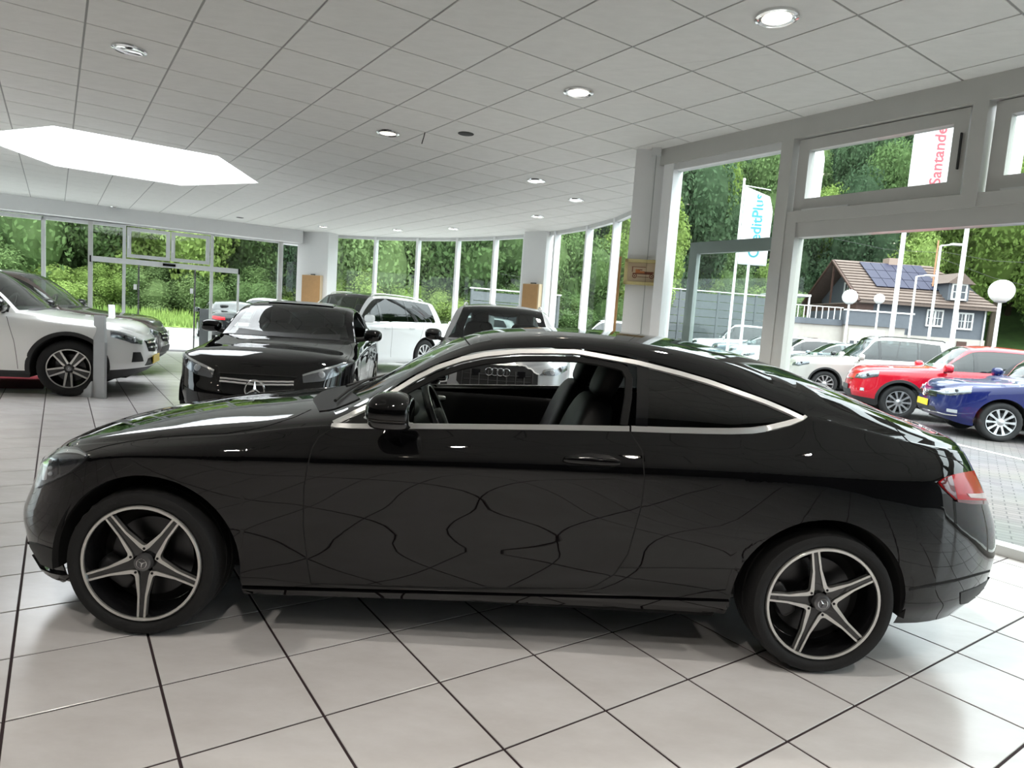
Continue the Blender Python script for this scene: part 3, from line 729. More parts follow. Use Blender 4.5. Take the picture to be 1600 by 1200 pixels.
    b = MB(); b.sell((.86, 0, .80), (.20, .70, .145), .5, .35, 28, 14); b.sell((.93, -.36, .93), (.10, .16, .05), .7, .6); o = b.build('dashboard', INT, H.root, True)
    b = MB(); b.sell((1.04, 0.0, .96), (.008, .13, .085), .3, .3, 16, 8, roty(-.2)); b.build('display_screen', BLK, o, True)
    for y in (-.62, -.14, .14, .62):
        b = MB(); b.lathe([(.026, -.01), (.034, 0), (.028, .012), (.02, .008)], 20, 'x', (1.03, y, .84)); b.build('air_vent', SAT, o, True)
    b = MB(); b.box((.9, -.11, .3), (1.9, .11, .58)); b.build('centre_console', INT, H.root)
    b = MB(); b.box((.5, -.7, .25), (2.6, .7, .3)); b.build('cabin_floor', INT, H.root)
    b = MB(); b.sell((1.27, .1, 1.262), (.02, .12, .032), .5, .6); b.build('rear_view_mirror', PLA, H.root, True)
    for sg in (-1, 1):   # inner door cards
        b = MB(); b.sell((1.35, sg*.79, .62), (.66, .03, .28), .3, .3, 24, 12); o = b.build('door_card', INT, H.root, True)
        b = MB(); b.sell((1.02, sg*.755, .86), (.06, .01, .016), .6, .6); b.build('inner_handle', SAT, o, True)
hero_parts()
# ================================================================ the showroom
CH = 3.346                                     # ceiling height
M_FLT = None
def tile_mat(name, c, c2, rough, scale, bump=0, bs=30, coat=0):
    m, nt, p = nodes(name); g = nt.nodes.new('ShaderNodeNewGeometry')
    n = nt.nodes.new('ShaderNodeTexNoise'); n.inputs['Scale'].default_value = scale; n.inputs['Detail'].default_value = 6; n.inputs['Roughness'].default_value = .65
    mp = nt.nodes.new('ShaderNodeMapping'); mp.inputs['Scale'].default_value = (1, 2.2, 1); mp.inputs['Rotation'].default_value = (0, 0, .6)
    nt.links.new(g.outputs['Position'], mp.inputs[0]); nt.links.new(mp.outputs[0], n.inputs['Vector'])
    r = nt.nodes.new('ShaderNodeValToRGB'); r.color_ramp.elements[0].position = .35; r.color_ramp.elements[1].position = .65
    r.color_ramp.elements[0].color = (*c, 1); r.color_ramp.elements[1].color = (*c2, 1)
    nt.links.new(n.outputs['Fac'], r.inputs[0]); nt.links.new(r.outputs[0], p.inputs['Base Color'])
    p.inputs['Roughness'].default_value = rough; p.inputs['Coat Weight'].default_value = coat; p.inputs['Coat Roughness'].default_value = .12
    if bump:
        n2 = nt.nodes.new('ShaderNodeTexNoise'); n2.inputs['Scale'].default_value = bs; n2.inputs['Detail'].default_value = 6
        nt.links.new(g.outputs['Position'], n2.inputs['Vector']); b = nt.nodes.new('ShaderNodeBump'); b.inputs['Strength'].default_value = bump; b.inputs['Distance'].default_value = .004
        nt.links.new(n2.outputs['Fac'], b.inputs['Height']); nt.links.new(b.outputs[0], p.inputs['Normal'])
    return m
M_TILE = tile_mat('glazed_floor_tile', (.57, .545, .535), (.65, .63, .625), .2, 2.2, .03, 12)
M_GROUT = mat('dark_grout', (.03, .016, .019), .85)
M_CEIL = tile_mat('mineral_fibre_ceiling_tile', (.70, .70, .68), (.74, .74, .72), .9, 6, .25, 350)
M_GRID = mat('ceiling_grid_bar', (.30, .30, .29), .6)
M_WALL = mat('white_wall_plaster', (.72, .72, .72), .85, bump=.08, bscale=120, var=.02)
M_FRM = mat('light_grey_window_frame', (.62, .63, .63), .4, coat=.2)
M_FRD = mat('grey_window_frame', (.50, .50, .48), .45, coat=.2)
M_FRW = mat('white_window_frame', (.80, .81, .82), .35, coat=.2)
M_PANE = glass('window_glass', (.84, .90, .88), refl=.32)
BC = np.array([-6.247, 10.23]); BR = 8.17
FA = np.array([-11.69, 14.9]); FT = np.array([.8693, .4943]); FN = np.array([-FT[1], FT[0]]); FC = float(FA@FN)
def bay(a, r=BR): return BC+r*np.array([math.cos(math.radians(a)), math.sin(math.radians(a))])
def fac(s, d=0): return FA+FT*s+FN*d            # along the entrance front; d > 0 outwards
BAYM = [84.5, 73.6, 64.4, 55.4, 46.5, 39.0, 31.0, 22.0, 13.4, 4.6, -4.2, -13.0, -21.0]
chords = []
for a, b in zip(BAYM[:-1], BAYM[1:]):
    p, q = bay(a), bay(b); t = (q-p)/np.linalg.norm(q-p); n = np.array([-t[1], t[0]])
    if n@(p-BC) < 0: n = -n
    chords.append((n, float(n@p)))
U0, U1, V0 = -7.0, 5.48, -5.5
def room_pieces(poly):
    a = [np.asarray(p) for p in poly]
    for n, c in ((E1, U1), (-E1, -U0), (-E2, -V0), (FN, FC)):
        if len(a) >= 3: a = clip(a, n, c)
    b = clip([np.asarray(p) for p in poly], -E1, -U1)
    for n, c in chords:
        if len(b) >= 3: b = clip(b, n, c)
    if len(b) >= 3: b = clip(b, -E2, -5.0)
    def area(p): return abs(sum(p[i][0]*p[(i+1) % len(p)][1]-p[(i+1) % len(p)][0]*p[i][1] for i in range(len(p))))/2
    return [p for p in (a, b) if len(p) >= 3 and area(p) > 2e-4]
HEXC = uv(.90, 11.66); HEXR = 1.86
hexp = [HEXC+HEXR*(E1*math.cos(k*PI/3)+E2*math.sin(k*PI/3)) for k in range(6)]
hexe = []
for k in range(6):
    p, q = hexp[k], hexp[(k+1) % 6]; t = (q-p)/np.linalg.norm(q-p); n = np.array([t[1], -t[0]]); hexe.append((n, float(n@p)))
def minus_hex(poly):
    rest = [np.asarray(p) for p in poly]; out = []
    for n, c in hexe:
        if len(rest) < 3: return out
        o = clip(rest, -n, -c)
        if len(o) >= 3: out.append(o)
        rest = clip(rest, n, c)
    return out
def tile_cells(x0, y0, yaw, sx, sy, sgn, R, gap):
    c, s = math.cos(yaw), math.sin(yaw); a = np.array([c, s])*sx; b = np.array([-s, c])*sy*sgn
    for i in range(-R, R):
        for j in range(-R, R):
            o = np.array([x0, y0])+a*i+b*j; ctr = o+(a+b)/2
            if np.linalg.norm(ctr-np.array([-4, 8])) > 21: continue
            g1, g2 = a*gap/sx/2, b*gap/sy/2
            poly = [o+g1+g2, o+a-g1+g2, o+a+b-g1-g2, o+b+g1-g2]
            yield (i, j), ctr, [o, o+a, o+a+b, o+b], poly
def seen_area(poly, z):
    P = [proj((p[0], p[1], z)) for p in poly]
    if min(p[2] for p in P) < .15: return 0
    cx, cy = np.mean([p[0] for p in P]), np.mean([p[1] for p in P])
    if not (-60 < cx < 1660 and -60 < cy < 1260): return 0
    return abs(sum(P[i][0]*P[(i+1) % len(P)][1]-P[(i+1) % len(P)][0]*P[i][1] for i in range(len(P))))/2
def prism_mesh(pieces, z0, z1, up, ch=.0015):
    """flat prisms with a small chamfer on the visible face"""
    m = MB()
    for P in pieces:
        P = [np.asarray(p) for p in P]; n = len(P)
        if sum(P[i][0]*P[(i+1) % n][1]-P[(i+1) % n][0]*P[i][1] for i in range(n)) < 0: P = P[::-1]
        ctr = sum(P)/n; inn = [p+(ctr-p)/max(np.linalg.norm(ctr-p), 1e-6)*ch*1.4 for p in P]
        zf, zb = (z1, z0) if up else (z0, z1); zm = zf-(ch if up else -ch)
        V = [(*p, zf) for p in inn]+[(*p, zm) for p in P]+[(*p, zb) for p in P]
        F = [tuple(range(n))]+[(i+n, (i+1) % n+n, (i+1) % n, i) for i in range(n)]+[(i+2*n, (i+1) % n+2*n, (i+1) % n+n, i+n) for i in range(n)]
        if not up: F = [f[::-1] for f in F]
        m.add(V, F)
    return m
def tiled(base_name, part, label, cells, z0, z1, up, m_tile, m_base, zbase, hole, skip=None):
    todo = []; basis = MB()
    for ij, ctr, cell, poly in cells:
        rp = room_pieces(cell)
        if hole: rp = [q for p in rp for q in minus_hex(p)]
        if not rp: continue
        for p in rp:
            k = len(p); basis.add([(*q, zbase) for q in p], [tuple(range(k)) if up else tuple(range(k))[::-1]])
        pp = room_pieces(poly)
        if hole: pp = [q for p in pp for q in minus_hex(p)]
        if not pp: continue
        a = seen_area(cell, z1 if up else z0)
        if skip and skip(ctr): a = 0
        todo.append((a, ctr, pp))
    base = basis.build(base_name, m_base); tag(base, label, None, None, 'structure')
    todo.sort(key=lambda t: -t[0]); rest = []
    full = None
    for k, (a, ctr, pp) in enumerate(todo):
        if k < 300 and a > 20:
            pl = [[q-ctr for q in p] for p in pp]
            if len(pl) == 1 and len(pl[0]) == 4 and full is None:
                o = prism_mesh(pl, z0, z1, up).build(part, m_tile, base); o.location = (*ctr, 0); full = (o.data, pl)
            elif len(pl) == 1 and len(pl[0]) == 4 and full and max(np.linalg.norm(x-y) for x, y in zip(pl[0], full[1][0])) < 1e-4:
                share(part, full[0], base, (*ctr, 0))
            else:
                o = prism_mesh(pl, z0, z1, up).build(part, m_tile, base); o.location = (*ctr, 0)
        else: rest += pp
    if rest:
        o = prism_mesh(rest, z0, z1, up).build(part+'_field', m_tile, base); o['kind'] = 'stuff'
    return base
def under_hero(c):
    x, y, z = proj((c[0], c[1], 0)); return 380 < x < 1150 and 560 < y < 920
tiled('floor', 'floor_tile', 'pale grey square floor tiles with dark joints', tile_cells(-2.069, 2.718, .6073, .4502, .4457, -1, 56, .0095), -.010, 0., True, M_TILE, M_GROUT, -.0035, False, under_hero)
tiled('ceiling', 'ceiling_tile', 'suspended ceiling of square mineral fibre tiles', tile_cells(-3.3191, 5.043, .6121, .625, .625, 1, 42, .014), CH, CH+.012, False, M_CEIL, M_GRID, CH+.006, True)
# roof above the suspended ceiling, open over the skylight
rb = MB()
for ij, ctr, cell, poly in tile_cells(-3.3191, 5.043, .6121, 2.5, 2.5, 1, 12, 0):
    for p in room_pieces(cell):
        for q in minus_hex(p):
            rb.add([(*k, CH+.16) for k in q], [tuple(range(len(q)))])
tag(rb.build('roof_deck', M_WALL), 'flat roof deck above the suspended ceiling', None, None, 'structure')
# skylight shaft and dome
def opal(name):
    m, nt, p = nodes(name); nt.nodes.remove(p); t = nt.nodes.new('ShaderNodeBsdfTranslucent'); n = nt.nodes.new('ShaderNodeTexNoise'); n.inputs['Scale'].default_value = 3
    r = nt.nodes.new('ShaderNodeValToRGB'); r.color_ramp.elements[0].color = (.9, .91, .92, 1); r.color_ramp.elements[1].color = (.95, .95, .95, 1)
    nt.links.new(n.outputs['Fac'], r.inputs[0]); nt.links.new(r.outputs[0], t.inputs[0]); nt.links.new(t.outputs[0], nt.nodes['Material Output'].inputs['Surface']); return m
sk = MB()
for k in range(6):
    p, q = hexp[k], hexp[(k+1) % 6]; sk.add([(*p, CH), (*q, CH), (*q, CH+.16), (*p, CH+.16)], [(0, 1, 2, 3)])
skl = sk.build('window_1', mat('white_skylight_shaft', (.85, .85, .85), .8)); tag(skl, 'large hexagonal skylight opening in the tiled ceiling', None, None, 'structure')
dm = MB(); ring = [(*p, CH+.165) for p in hexp]; dm.add(ring+[(*HEXC, CH+.4)], [(k, (k+1) % 6, 6) for k in range(6)]); dm.build('pane', opal('opal_skylight_dome'), skl)

# ---- glazed fronts
WN = [1]
def window(bars, panes, label, m=M_FRM, kind='window'):
    """bars: list of (p, q, thick, z0, z1[, material]); panes: list of (p, q, z0, z1)"""
    WN[0] += 1; root = empty('%s_%d' % (kind, WN[0]), (*((np.asarray(bars[0][0][:2])+np.asarray(bars[0][1][:2]))/2), 0)); tag(root, label, None, None, 'structure')
    o = np.array([root.location[0], root.location[1]])
    for b in bars:
        MB().obox(np.asarray(b[0][:2])-o, np.asarray(b[1][:2])-o, b[2], b[3], b[4]).build(b[6] if len(b) > 6 else ('mullion' if b[4]-b[3] > 1 else 'rail'), b[5] if len(b) > 5 and b[5] else m, root)
    for p, q, z0, z1 in panes:
        p = np.asarray(p[:2])-o; q = np.asarray(q[:2])-o
        mesh('pane', [(*p, z0), (*q, z0), (*q, z1), (*p, z1)], [(0, 1, 2, 3)], M_PANE, root, False)
    return root
# round bay
for k, (a, b) in enumerate(zip(BAYM[:-1], BAYM[1:])):
    p, q = bay(a), bay(b); t = (q-p)/np.linalg.norm(q-p); n = (p-BC)/np.linalg.norm(p-BC)
    solid = 39.0 >= a > 31.0
    bars = [(p-n*.075, p+n*.075, .062, 0, CH, M_FRW)]
    bars += [(p, q, .10, CH-.075, CH, M_FRM), (p, q, .10, 0, .09, M_FRM)]
    window(bars, [(p, q, .09, CH-.075)] , 'tall narrow pane of the curved glass bay')
# columns
def column(name, corners, label, z1=CH):
    m = MB().prism([tuple(c) for c in corners], 0, z1); o = m.build(name, M_WALL); tag(o, label, None, None, 'structure'); return o
def box_at(p, q, depth):
    p, q = np.asarray(p), np.asarray(q); t = (q-p)/np.linalg.norm(q-p); n = np.array([-t[1], t[0]])*depth
    return [p, q, q+n, p+n]
column('column', box_at((1.186, 7.424), (1.523, 7.359), .42), 'white square column carrying the framed picture')
column('column', box_at((.05, 14.86), (.53, 14.50), .34), 'white column in the middle of the curved glass bay')
column('column', box_at((-6.08, 18.09), (-5.13, 17.71), .40), 'broad white column at the corner beside the entrance front')
# entrance front
for k, (s0, s1) in enumerate(((-6, -4.4), (-4.4, -2.7), (-2.7, -.95), (-.95, .79))):
    window([(fac(s0, -.04), fac(s0, .10), .07, 0, 2.98, M_FRM), (fac(s0), fac(s1), .10, 2.90, 2.98, M_FRM), (fac(s0), fac(s1), .10, 0, .1, M_FRM)], [(fac(s0), fac(s1), .1, 2.9)], 'full height window of the entrance front')
window([(fac(.79, -.05), fac(.79, .09), .075, 0, 2.98, M_FRM), (fac(.79), fac(1.70), .10, 2.92, 3.0, M_FRM), (fac(.79), fac(1.7), .10, 0, .1, M_FRM)], [(fac(.79), fac(1.7), .1, 2.92)], 'full height window left of the sliding entrance door')
window([(fac(1.66), fac(1.75), .16, 0, 3.0, M_FRD), (fac(2.36), fac(2.43), .12, 0, 3.0, M_FRM), (fac(1.75), fac(2.36), .1, 2.93, 3.0, M_FRM), (fac(1.75), fac(2.36), .1, 0, .06, M_FRM)],
       [(fac(1.75), fac(2.36), .06, 2.93)], 'narrow side window between the entrance posts')
# hinged upper lights over the door
for s0, s1, lb in ((2.45, 3.38, 'hinged upper light over the left half of the entrance door'), (3.40, 4.28, 'hinged upper light over the right half of the entrance door')):
    window([(fac(s0), fac(s1), .09, 2.88, 2.96, M_FRM), (fac(s0), fac(s1), .09, 2.24, 2.32, M_FRM), (fac(s0), fac(s0+.09), .09, 2.32, 2.88, M_FRM, 'stile'), (fac(s1-.09), fac(s1), .09, 2.32, 2.88, M_FRM, 'stile'),
            (fac(s0+.02, -.08), fac(s0+.05, -.08), .02, 2.45, 2.75, M_FRW, 'opener')], [(fac(s0+.09), fac(s1-.09), 2.32, 2.88)], lb)
window([(fac(4.30), fac(4.37), .12, 0, 3.0, M_FRM), (fac(5.96), fac(6.06), .14, 0, 3.1, M_FRD), (fac(4.37), fac(5.96), .1, 2.98, 3.06, M_FRM), (fac(4.37), fac(5.96), .1, 0, .08, M_FRM)],
       [(fac(4.37), fac(5.96), .08, 2.98)], 'wide window right of the sliding entrance door')
window([(fac(6.06, .25), fac(6.12, .25), .08, 0, 3.05, M_FRM), (fac(6.06, .25), fac(6.5, .25), .08, 2.98, 3.05, M_FRM)], [(fac(6.1, .25), fac(6.5, .25), 0, 2.98)], 'slim window in the corner behind the broad column')
# automatic sliding door: header box, leaves, guards
WN[0] += 1; dr = empty('door_%d' % WN[0], (*fac(3.3), 0)); tag(dr, 'glazed automatic sliding entrance door under a long header box', None, None, 'structure'); dof = fac(3.3)
def dpart(name, s0, s1, d, th, z0, z1, m): MB().obox(fac(s0, d)-dof, fac(s1, d)-dof, th, z0, z1).build(name, m, dr)
dpart('header_box', 1.72, 4.97, -.12, .14, 2.07, 2.19, M_FRM); dpart('header_end', 4.95, 4.99, -.12, .15, 2.05, 2.2, BLK); dpart('header_end', 1.70, 1.73, -.12, .15, 2.05, 2.2, BLK)
dpart('sensor', 3.22, 3.5, -.21, .05, 2.10, 2.16, BLK); dpart('guard_post', 4.94, 4.99, -.12, .05, 0, 2.06, M_FRM)
for s in (2.69, 3.93):
    dpart('leaf_edge', s, s+.035, -.10, .04, 0, 2.07, mat('dark_door_edge', (.12, .12, .12), .4)); dpart('push_plate', s-.09, s-.02, -.13, .02, 1.47, 1.60, M_FRW)
for s0, s1 in ((2.43, 2.69), (3.96, 4.30)):
    p, q = fac(s0, -.1)-dof, fac(s1, -.1)-dof; mesh('pane', [(*p, .02), (*q, .02), (*q, 2.07), (*p, 2.07)], [(0, 1, 2, 3)], M_PANE, dr, False)
dpart('threshold', 1.75, 4.95, 0, .5, -.01, .012, mat('door_mat', (.10, .10, .10), .9))
# beam over the entrance front
o = MB().obox(fac(-6.2, -.22), fac(6.5, -.22), .42, 3.02, CH).build('trim_1', M_WALL); tag(o, 'white boxed beam along the head of the entrance front', None, None, 'structure')
# right hand glazed wall, plan line u = U1
def rw(v, d=0): return uv(U1+d, v)
o = MB().obox(rw(5.2), rw(V0), .16, 3.17, CH).build('trim_2', M_FRD); tag(o, 'grey head rail along the right hand glazed wall', None, None, 'structure')
window([(rw(5.14), rw(5.0), .15, 0, 3.17, M_FRW), (rw(3.72), rw(3.60), .17, 0, 3.17, M_FRD), (rw(5.0), rw(3.72), .12, 3.10, 3.17, M_FRM), (rw(5.0), rw(3.72), .12, 0, .09, M_FRM)],
       [(rw(5.0), rw(3.72), .09, 3.10)], 'tall fixed window beside the column with the picture')
M_TEAL = mat('grey_green_door_frame', (.30, .34, .33), .4, coat=.2)
window([(rw(4.80, .10), rw(4.70, .10), .06, 0, 2.34, M_TEAL, 'stile'), (rw(4.72, .10), rw(3.72, .10), .06, 2.22, 2.34, M_TEAL)], [(rw(4.7, .10), rw(3.72, .10), .02, 2.22)], 'grey framed glass door standing behind the tall window', M_TEAL, 'door')
vs = [3.60, 2.10, .55, -1.0, -2.5, -4.0, -5.5]
for k in range(6):
    a, b = vs[k], vs[k+1]; fr = M_FRD
    bars = [(rw(a-.0), rw(b+.10), .15, 2.43, 2.53, fr), (rw(b+.10), rw(b-.0), .17, 2.43, 3.17, fr, 'post')]
    window(bars, [], 'grey transom rail and post of the right hand wall, bay %s' % ('nearest the picture column' if k == 0 else 'at the frame edge' if k == 1 else 'further along'), fr)
    r = window([(rw(a-.03, .01), rw(b+.13, .01), .09, 3.06, 3.16, fr), (rw(a-.03, .01), rw(b+.13, .01), .09, 2.54, 2.64, fr), (rw(a-.03, .01), rw(a-.13, .01), .09, 2.64, 3.06, fr, 'stile'), (rw(b+.23, .01), rw(b+.13, .01), .09, 2.64, 3.06, fr, 'stile'),
            (rw(a-.13, -.05), rw(a-.55, -.05), .025, 2.515, 2.545, M_FRM, 'opener_arm'), (rw(b+.17, -.05), rw(b+.16, -.05), .02, 2.72, 2.98, PLA, 'latch')], [(rw(a-.13, .01), rw(b+.23, .01), 2.64, 3.06)],
           'hinged transom window ' + ('above the big pane, showing the red lettered flag' if k == 0 else 'cut by the right edge of the photo' if k == 1 else 'outside the photo on the right hand wall'))
for a, b in ((3.60, .55), (.55, -2.5), (-2.5, -5.5)):
    window([(rw(a), rw(a-.10), .15, 0, 2.43, M_FRD), (rw(a-.10), rw(b), .12, 2.30, 2.43, M_FRD), (rw(a-.1), rw(b), .14, 0, .07, M_FRD)], [(rw(a-.10), rw(b), .07, 2.30)], 'big shop window pane ' + ('looking out on the red and blue cars' if a > 3 else 'outside the photo on the right hand wall'))
# closed walls behind the camera
M_DKW = mat('dark_grey_wall', (.07, .07, .072), .8, var=.05)
o = MB().obox(uv(U0-.1, V0-.1), uv(U1+.1, V0-.1), .2, 0, CH+.2).build('wall_back', M_DKW); tag(o, 'plain dark wall behind the camera', None, None, 'structure')
for a, b in ((11, 15.3), (15.3, 19.6)):  # unseen glazing added to let more daylight into the left of the hall
    window([(uv(U0, a), uv(U0, a+.1), .15, 0, CH, M_FRM), (uv(U0, a), uv(U0, b), .12, 3.2, CH, M_FRM), (uv(U0, a), uv(U0, b), .12, 0, .1, M_FRM)], [(uv(U0, a+.1), uv(U0, b), .1, 3.2)], 'tall unseen side window added to brighten the left of the hall')
o = MB().obox(uv(U0-.1, V0), uv(U0-.1, 11), .2, 0, CH+.2).build('wall_left', M_DKW); tag(o, 'plain dark side wall of the hall', None, None, 'structure')
# parapet above the glazing closes the roof void
pz = MB()
for a, b in zip(BAYM[:-1], BAYM[1:]): pz.obox(bay(a, BR+.05), bay(b, BR+.05), .1, CH+.001, CH+.2)
pz.obox(rw(5.2, .08), rw(V0, .08), .1, CH+.001, CH+.2); pz.obox(fac(-6.2, .05), fac(6.9, .05), .1, 3.0, CH+.2)
tag(pz.build('trim_3', M_WALL), 'roof edge fascia above the glazing', None, None, 'structure')

# ---- ceiling downlights
M_LAMP = mat('lamp_glow', (1, .95, .85), .4, emit=(1, .9, .74), es=14)
M_LAMPW = mat('lamp_glow_soft', (.9, .88, .84), .4, emit=(1, .93, .84), es=5)
M_LENS = mat('frosted_lamp_lens', (1, .95, .88), .4, emit=(1, .9, .76), es=.7)
M_LENS1 = mat('frosted_lamp_lens_dim', (1, .95, .88), .4, emit=(1, .93, .82), es=.35)
M_REF = mat('lamp_reflector', (.75, .75, .75), .12, 1.0)
def downlight(p, lit, label, r=.105, watt=45):
    e = empty('ceiling_spotlight', (p[0], p[1], CH)); tag(e, label, 'spotlight', 'round downlights in the ceiling')
    b = MB(); b.lathe([(r+.024, -.001), (r+.022, -.014), (r+.006, -.020), (r-.002, -.016), (r-.004, -.004)], 28, 'z'); b.build('trim_ring', CHR, e, True)
    b = MB(); b.lathe([(r-.003, -.016), (r*.8, -.010), (r*.5, -.005), (.001, -.0035)], 28, 'z'); b.build('reflector', M_REF, e, True)
    b = MB(); b.sell((0, 0, -.011), (.034, .018, .006), 1, 1, 14, 8); b.build('bulb', M_LAMP if lit == 2 else M_LAMPW if lit == 1 else M_REF, e, True)
    if lit:
        b = MB(); b.lathe([(.036, -.0125), (r*.84, -.0125)], 24, 'z'); b.build('lens', M_LENS if lit == 2 else M_LENS1, e, True)
        L = bpy.data.lights.new('spot', 'SPOT'); L.energy = watt if lit == 2 else 30; L.color = (1, .94, .86); L.spot_size = 1.9; L.spot_blend = .6; L.shadow_soft_size = .06
        q = bpy.data.objects.new('lamp_light', L); link(q, e); q.location = (0, 0, -.03)
for px, py, lit, lb in ((1214, 26, 2, 'lit downlight near the top right, the largest in view'), (904, 143, 2, 'lit downlight in the middle of the ceiling, left of the largest one'), (606, 207, 1, 'dim downlight near the dark round speaker'),
        (202, 76, 0, 'unlit downlight at the upper left of the ceiling'), (838, 282, 2, 'small lit downlight nearest the bay, left of the column'), (900, 312, 1, 'small downlight just left of the picture column'), (840, 338, 1, 'small downlight in front of the middle bay column'),
        (505, 354, 1, 'far downlight by the broad corner column'), (621, 359, 1, 'far downlight over the left bay windows'), (708, 357, 1, 'far downlight over the middle bay windows'), (180, 324, 0, 'far downlight left of the entrance'), (318, 342, 0, 'far downlight above the entrance door')):
    downlight(at(px, py, CH), lit, lb, .105)
for k, (x, y) in enumerate(((-2.2, 1.2), (-.4, .6), (1.2, -.2), (-3.4, -.8), (-1.0, -1.8), (2.6, 1.4), (.6, 2.2))):
    downlight((x, y), 2, 'lit downlight in the ceiling behind the camera', watt=27)
for x, y in ((-5.4, 4.0), (-7.2, 5.6), (-8.6, 7.6), (-9.6, 9.6), (-6.6, 3.4)):  # out of view, added only to throw more light on the white SUV
    downlight((x, y), 2, 'unseen lit downlight added to brighten the left of the hall', watt=40)
for px, py, lb in ((728, 209, 'dark round ceiling speaker right of the dim downlight'), (375, 340, 'small dark ceiling opening above the entrance door')):
    p = at(px, py, CH); b = MB(); b.lathe([(.001, CH-.006), (.075, CH-.006), (.085, CH-.003), (.088, CH+.002)], 28, 'z', (p[0], p[1], 0))
    tag(b.build('ceiling_speaker', mat('dark_speaker_grille', (.02, .02, .02), .7), None, True), lb, 'speaker')
p = at(664, 207, CH); tag(MB().tube([(p[0], p[1], CH), (p[0]-.01, p[1], CH-.05), (p[0]-.03, p[1]+.01, CH-.12)], .005, 6).build('loose_wire', PLA, None, True), 'short loose wire hanging from the ceiling joint', 'wire')
# ---------------------------------------------------------------- the other cars
P_WHT = two_sided('white_car_paint', (.84, .84, .82), rough=.3)
P_WHT2 = two_sided('cool_white_car_paint', (.76, .78, .79), rough=.3)
P_BRN = two_sided('dark_brown_car_paint', (.045, .03, .025), metal=.4, rough=.3)
P_GRY = two_sided('silver_grey_car_paint', (.34, .35, .36), metal=.5, rough=.35)
P_SIL = two_sided('warm_silver_car_paint', (.50, .48, .45), metal=.4, rough=.35)
P_RED = two_sided('red_car_paint', (.45, .006, .02), rough=.3, spec=.1)
P_BLU = two_sided('dark_blue_car_paint', (.006, .011, .085), rough=.3, spec=.1)
P_DRK = two_sided('anthracite_car_paint', (.010, .011, .012), rough=.3, spec=0)
P_TEA = two_sided('blue_grey_car_paint', (.10, .14, .16), metal=.4, rough=.3)
P_LSL = two_sided('light_silver_car_paint', (.55, .57, .57), metal=.4, rough=.35)
def headlamps(car, top, bot, dark=True):
    for o, sg in zip(car.patch('headlight', top, bot, HLI, 18, 7, .004, .012, True), (-1, 1)):
        T, B = np.array(top, float), np.array(bot, float); md = lambda a, t: Car.resample(a, 21)[int(t*20)]
        for t in (.35, .68):
            a, b = md(T, t), md(B, t); c = (a+b)/2*[1, 1, 1]; p, nn = car.snap(c, .008); r = max(.02, np.linalg.norm(a-b)*.28)
            m = MB(); m.sell((p[0], -sg*abs(p[1])*-1 if False else (p[1] if sg < 0 else -p[1]), p[2]), (r*.5, r, r), 1, 1, 12, 8); m.build('projector', LNS if t < .5 else HLD, o, True)
        q = car.patch('light_guide', top, [t_*.8+b_*.2 for t_, b_ in zip(Car.resample(T, 12), Car.resample(B, 12))], CHR, 12, 2, .010, .006, False, o)[0]
        c = car.patch('lens_cover', top, bot, HLG, 18, 7, .016, .012, False, o)[0]
        for k in (q, c):
            if sg > 0: k.data.transform(Matrix.Diagonal((1, -1, 1, 1))); k.data.flip_normals()
def arch_trim(car, wd=.055):
    for xc, z_, r in car.sp['arch']:
        pts = [(xc+(r+wd*.45)*math.cos(a), -car.sp['w'][1][1], z_+(r+wd*.45)*math.sin(a)) for a in np.linspace(-.25, PI+.25, 30)]
        car.strip('arch_trim', pts, wd, PLA, .008, True, n=36, h=.012)
def belt_line(car, x0, x1, m=CHR, w=.016):
    kB = car.kk[0]; sel = [i for i in range(len(car.X)) if x0 <= car.X[i] <= x1]; car.strip('waist_moulding', [car.G[i, kB]*[1, -1, 1] for i in sel], w, m, .004, True, n=40, h=.008)
def top_line(car, x0, x1, m=CHR, w=.014):
    kT = car.kk[1]; sel = [i for i in range(len(car.X)) if x0 <= car.X[i] <= x1]; car.strip('window_moulding', [car.G[i, kT]*[1, -1, 1] for i in sel], w, m, .004, True, n=50, h=.008)
def rails(car, x0, x1, m=SAT):
    kP = car.kk[2]; sel = [i for i in range(0, len(car.X), 3) if x0 <= car.X[i] <= x1]
    for sg in (-1, 1):
        q = [car.G[i, kP]*[1, sg, 1]+np.array([0, 0, .035]) for i in sel]; q = [car.G[sel[0], kP]*[1, sg, 1]-[.08, 0, .0]]+q+[car.G[sel[-1], kP]*[1, sg, 1]+[.08, 0, 0]]
        MB().tube(q, .014, 8).build('roof_rail', m, car.root, True)
def door_gaps(car, xs, z0, z1):
    w = car.sp['w'][1][1]
    for x, dx in xs: seam(car, [(x, -w, z0), (x+dx*.3, -w, (z0+z1)/2), (x+dx, -w, z1)], .006)
def plate(car, x, z, m, y=0, w=.26, h=.055, yaw=0):
    p, nn = car.snap((x, y, z), .012); b = MB(); b.box((-.006, -w, -h), (.006, w, h)); o = b.build('number_plate', m, car.root); o.location = p; o.rotation_euler = (0, 0, yaw); return o
def cabin(car, x1, H, yw=.38):
    z = .62 if H > 1.5 else .40
    seats(car, (x1, x1+.85), (-yw, yw), z, .95, .3); steering(car, x1-.33, -yw, z+.48)
    b = MB(); b.sell((x1-.72, 0, z+.36), (.2, .68, .13), .5, .4, 20, 10); b.build('dashboard', INT, car.root, True)
    b = MB(); b.box((x1-.9, -.68, z-.14), (x1+1.6, .68, z-.1)); b.build('cabin_floor', INT, car.root)

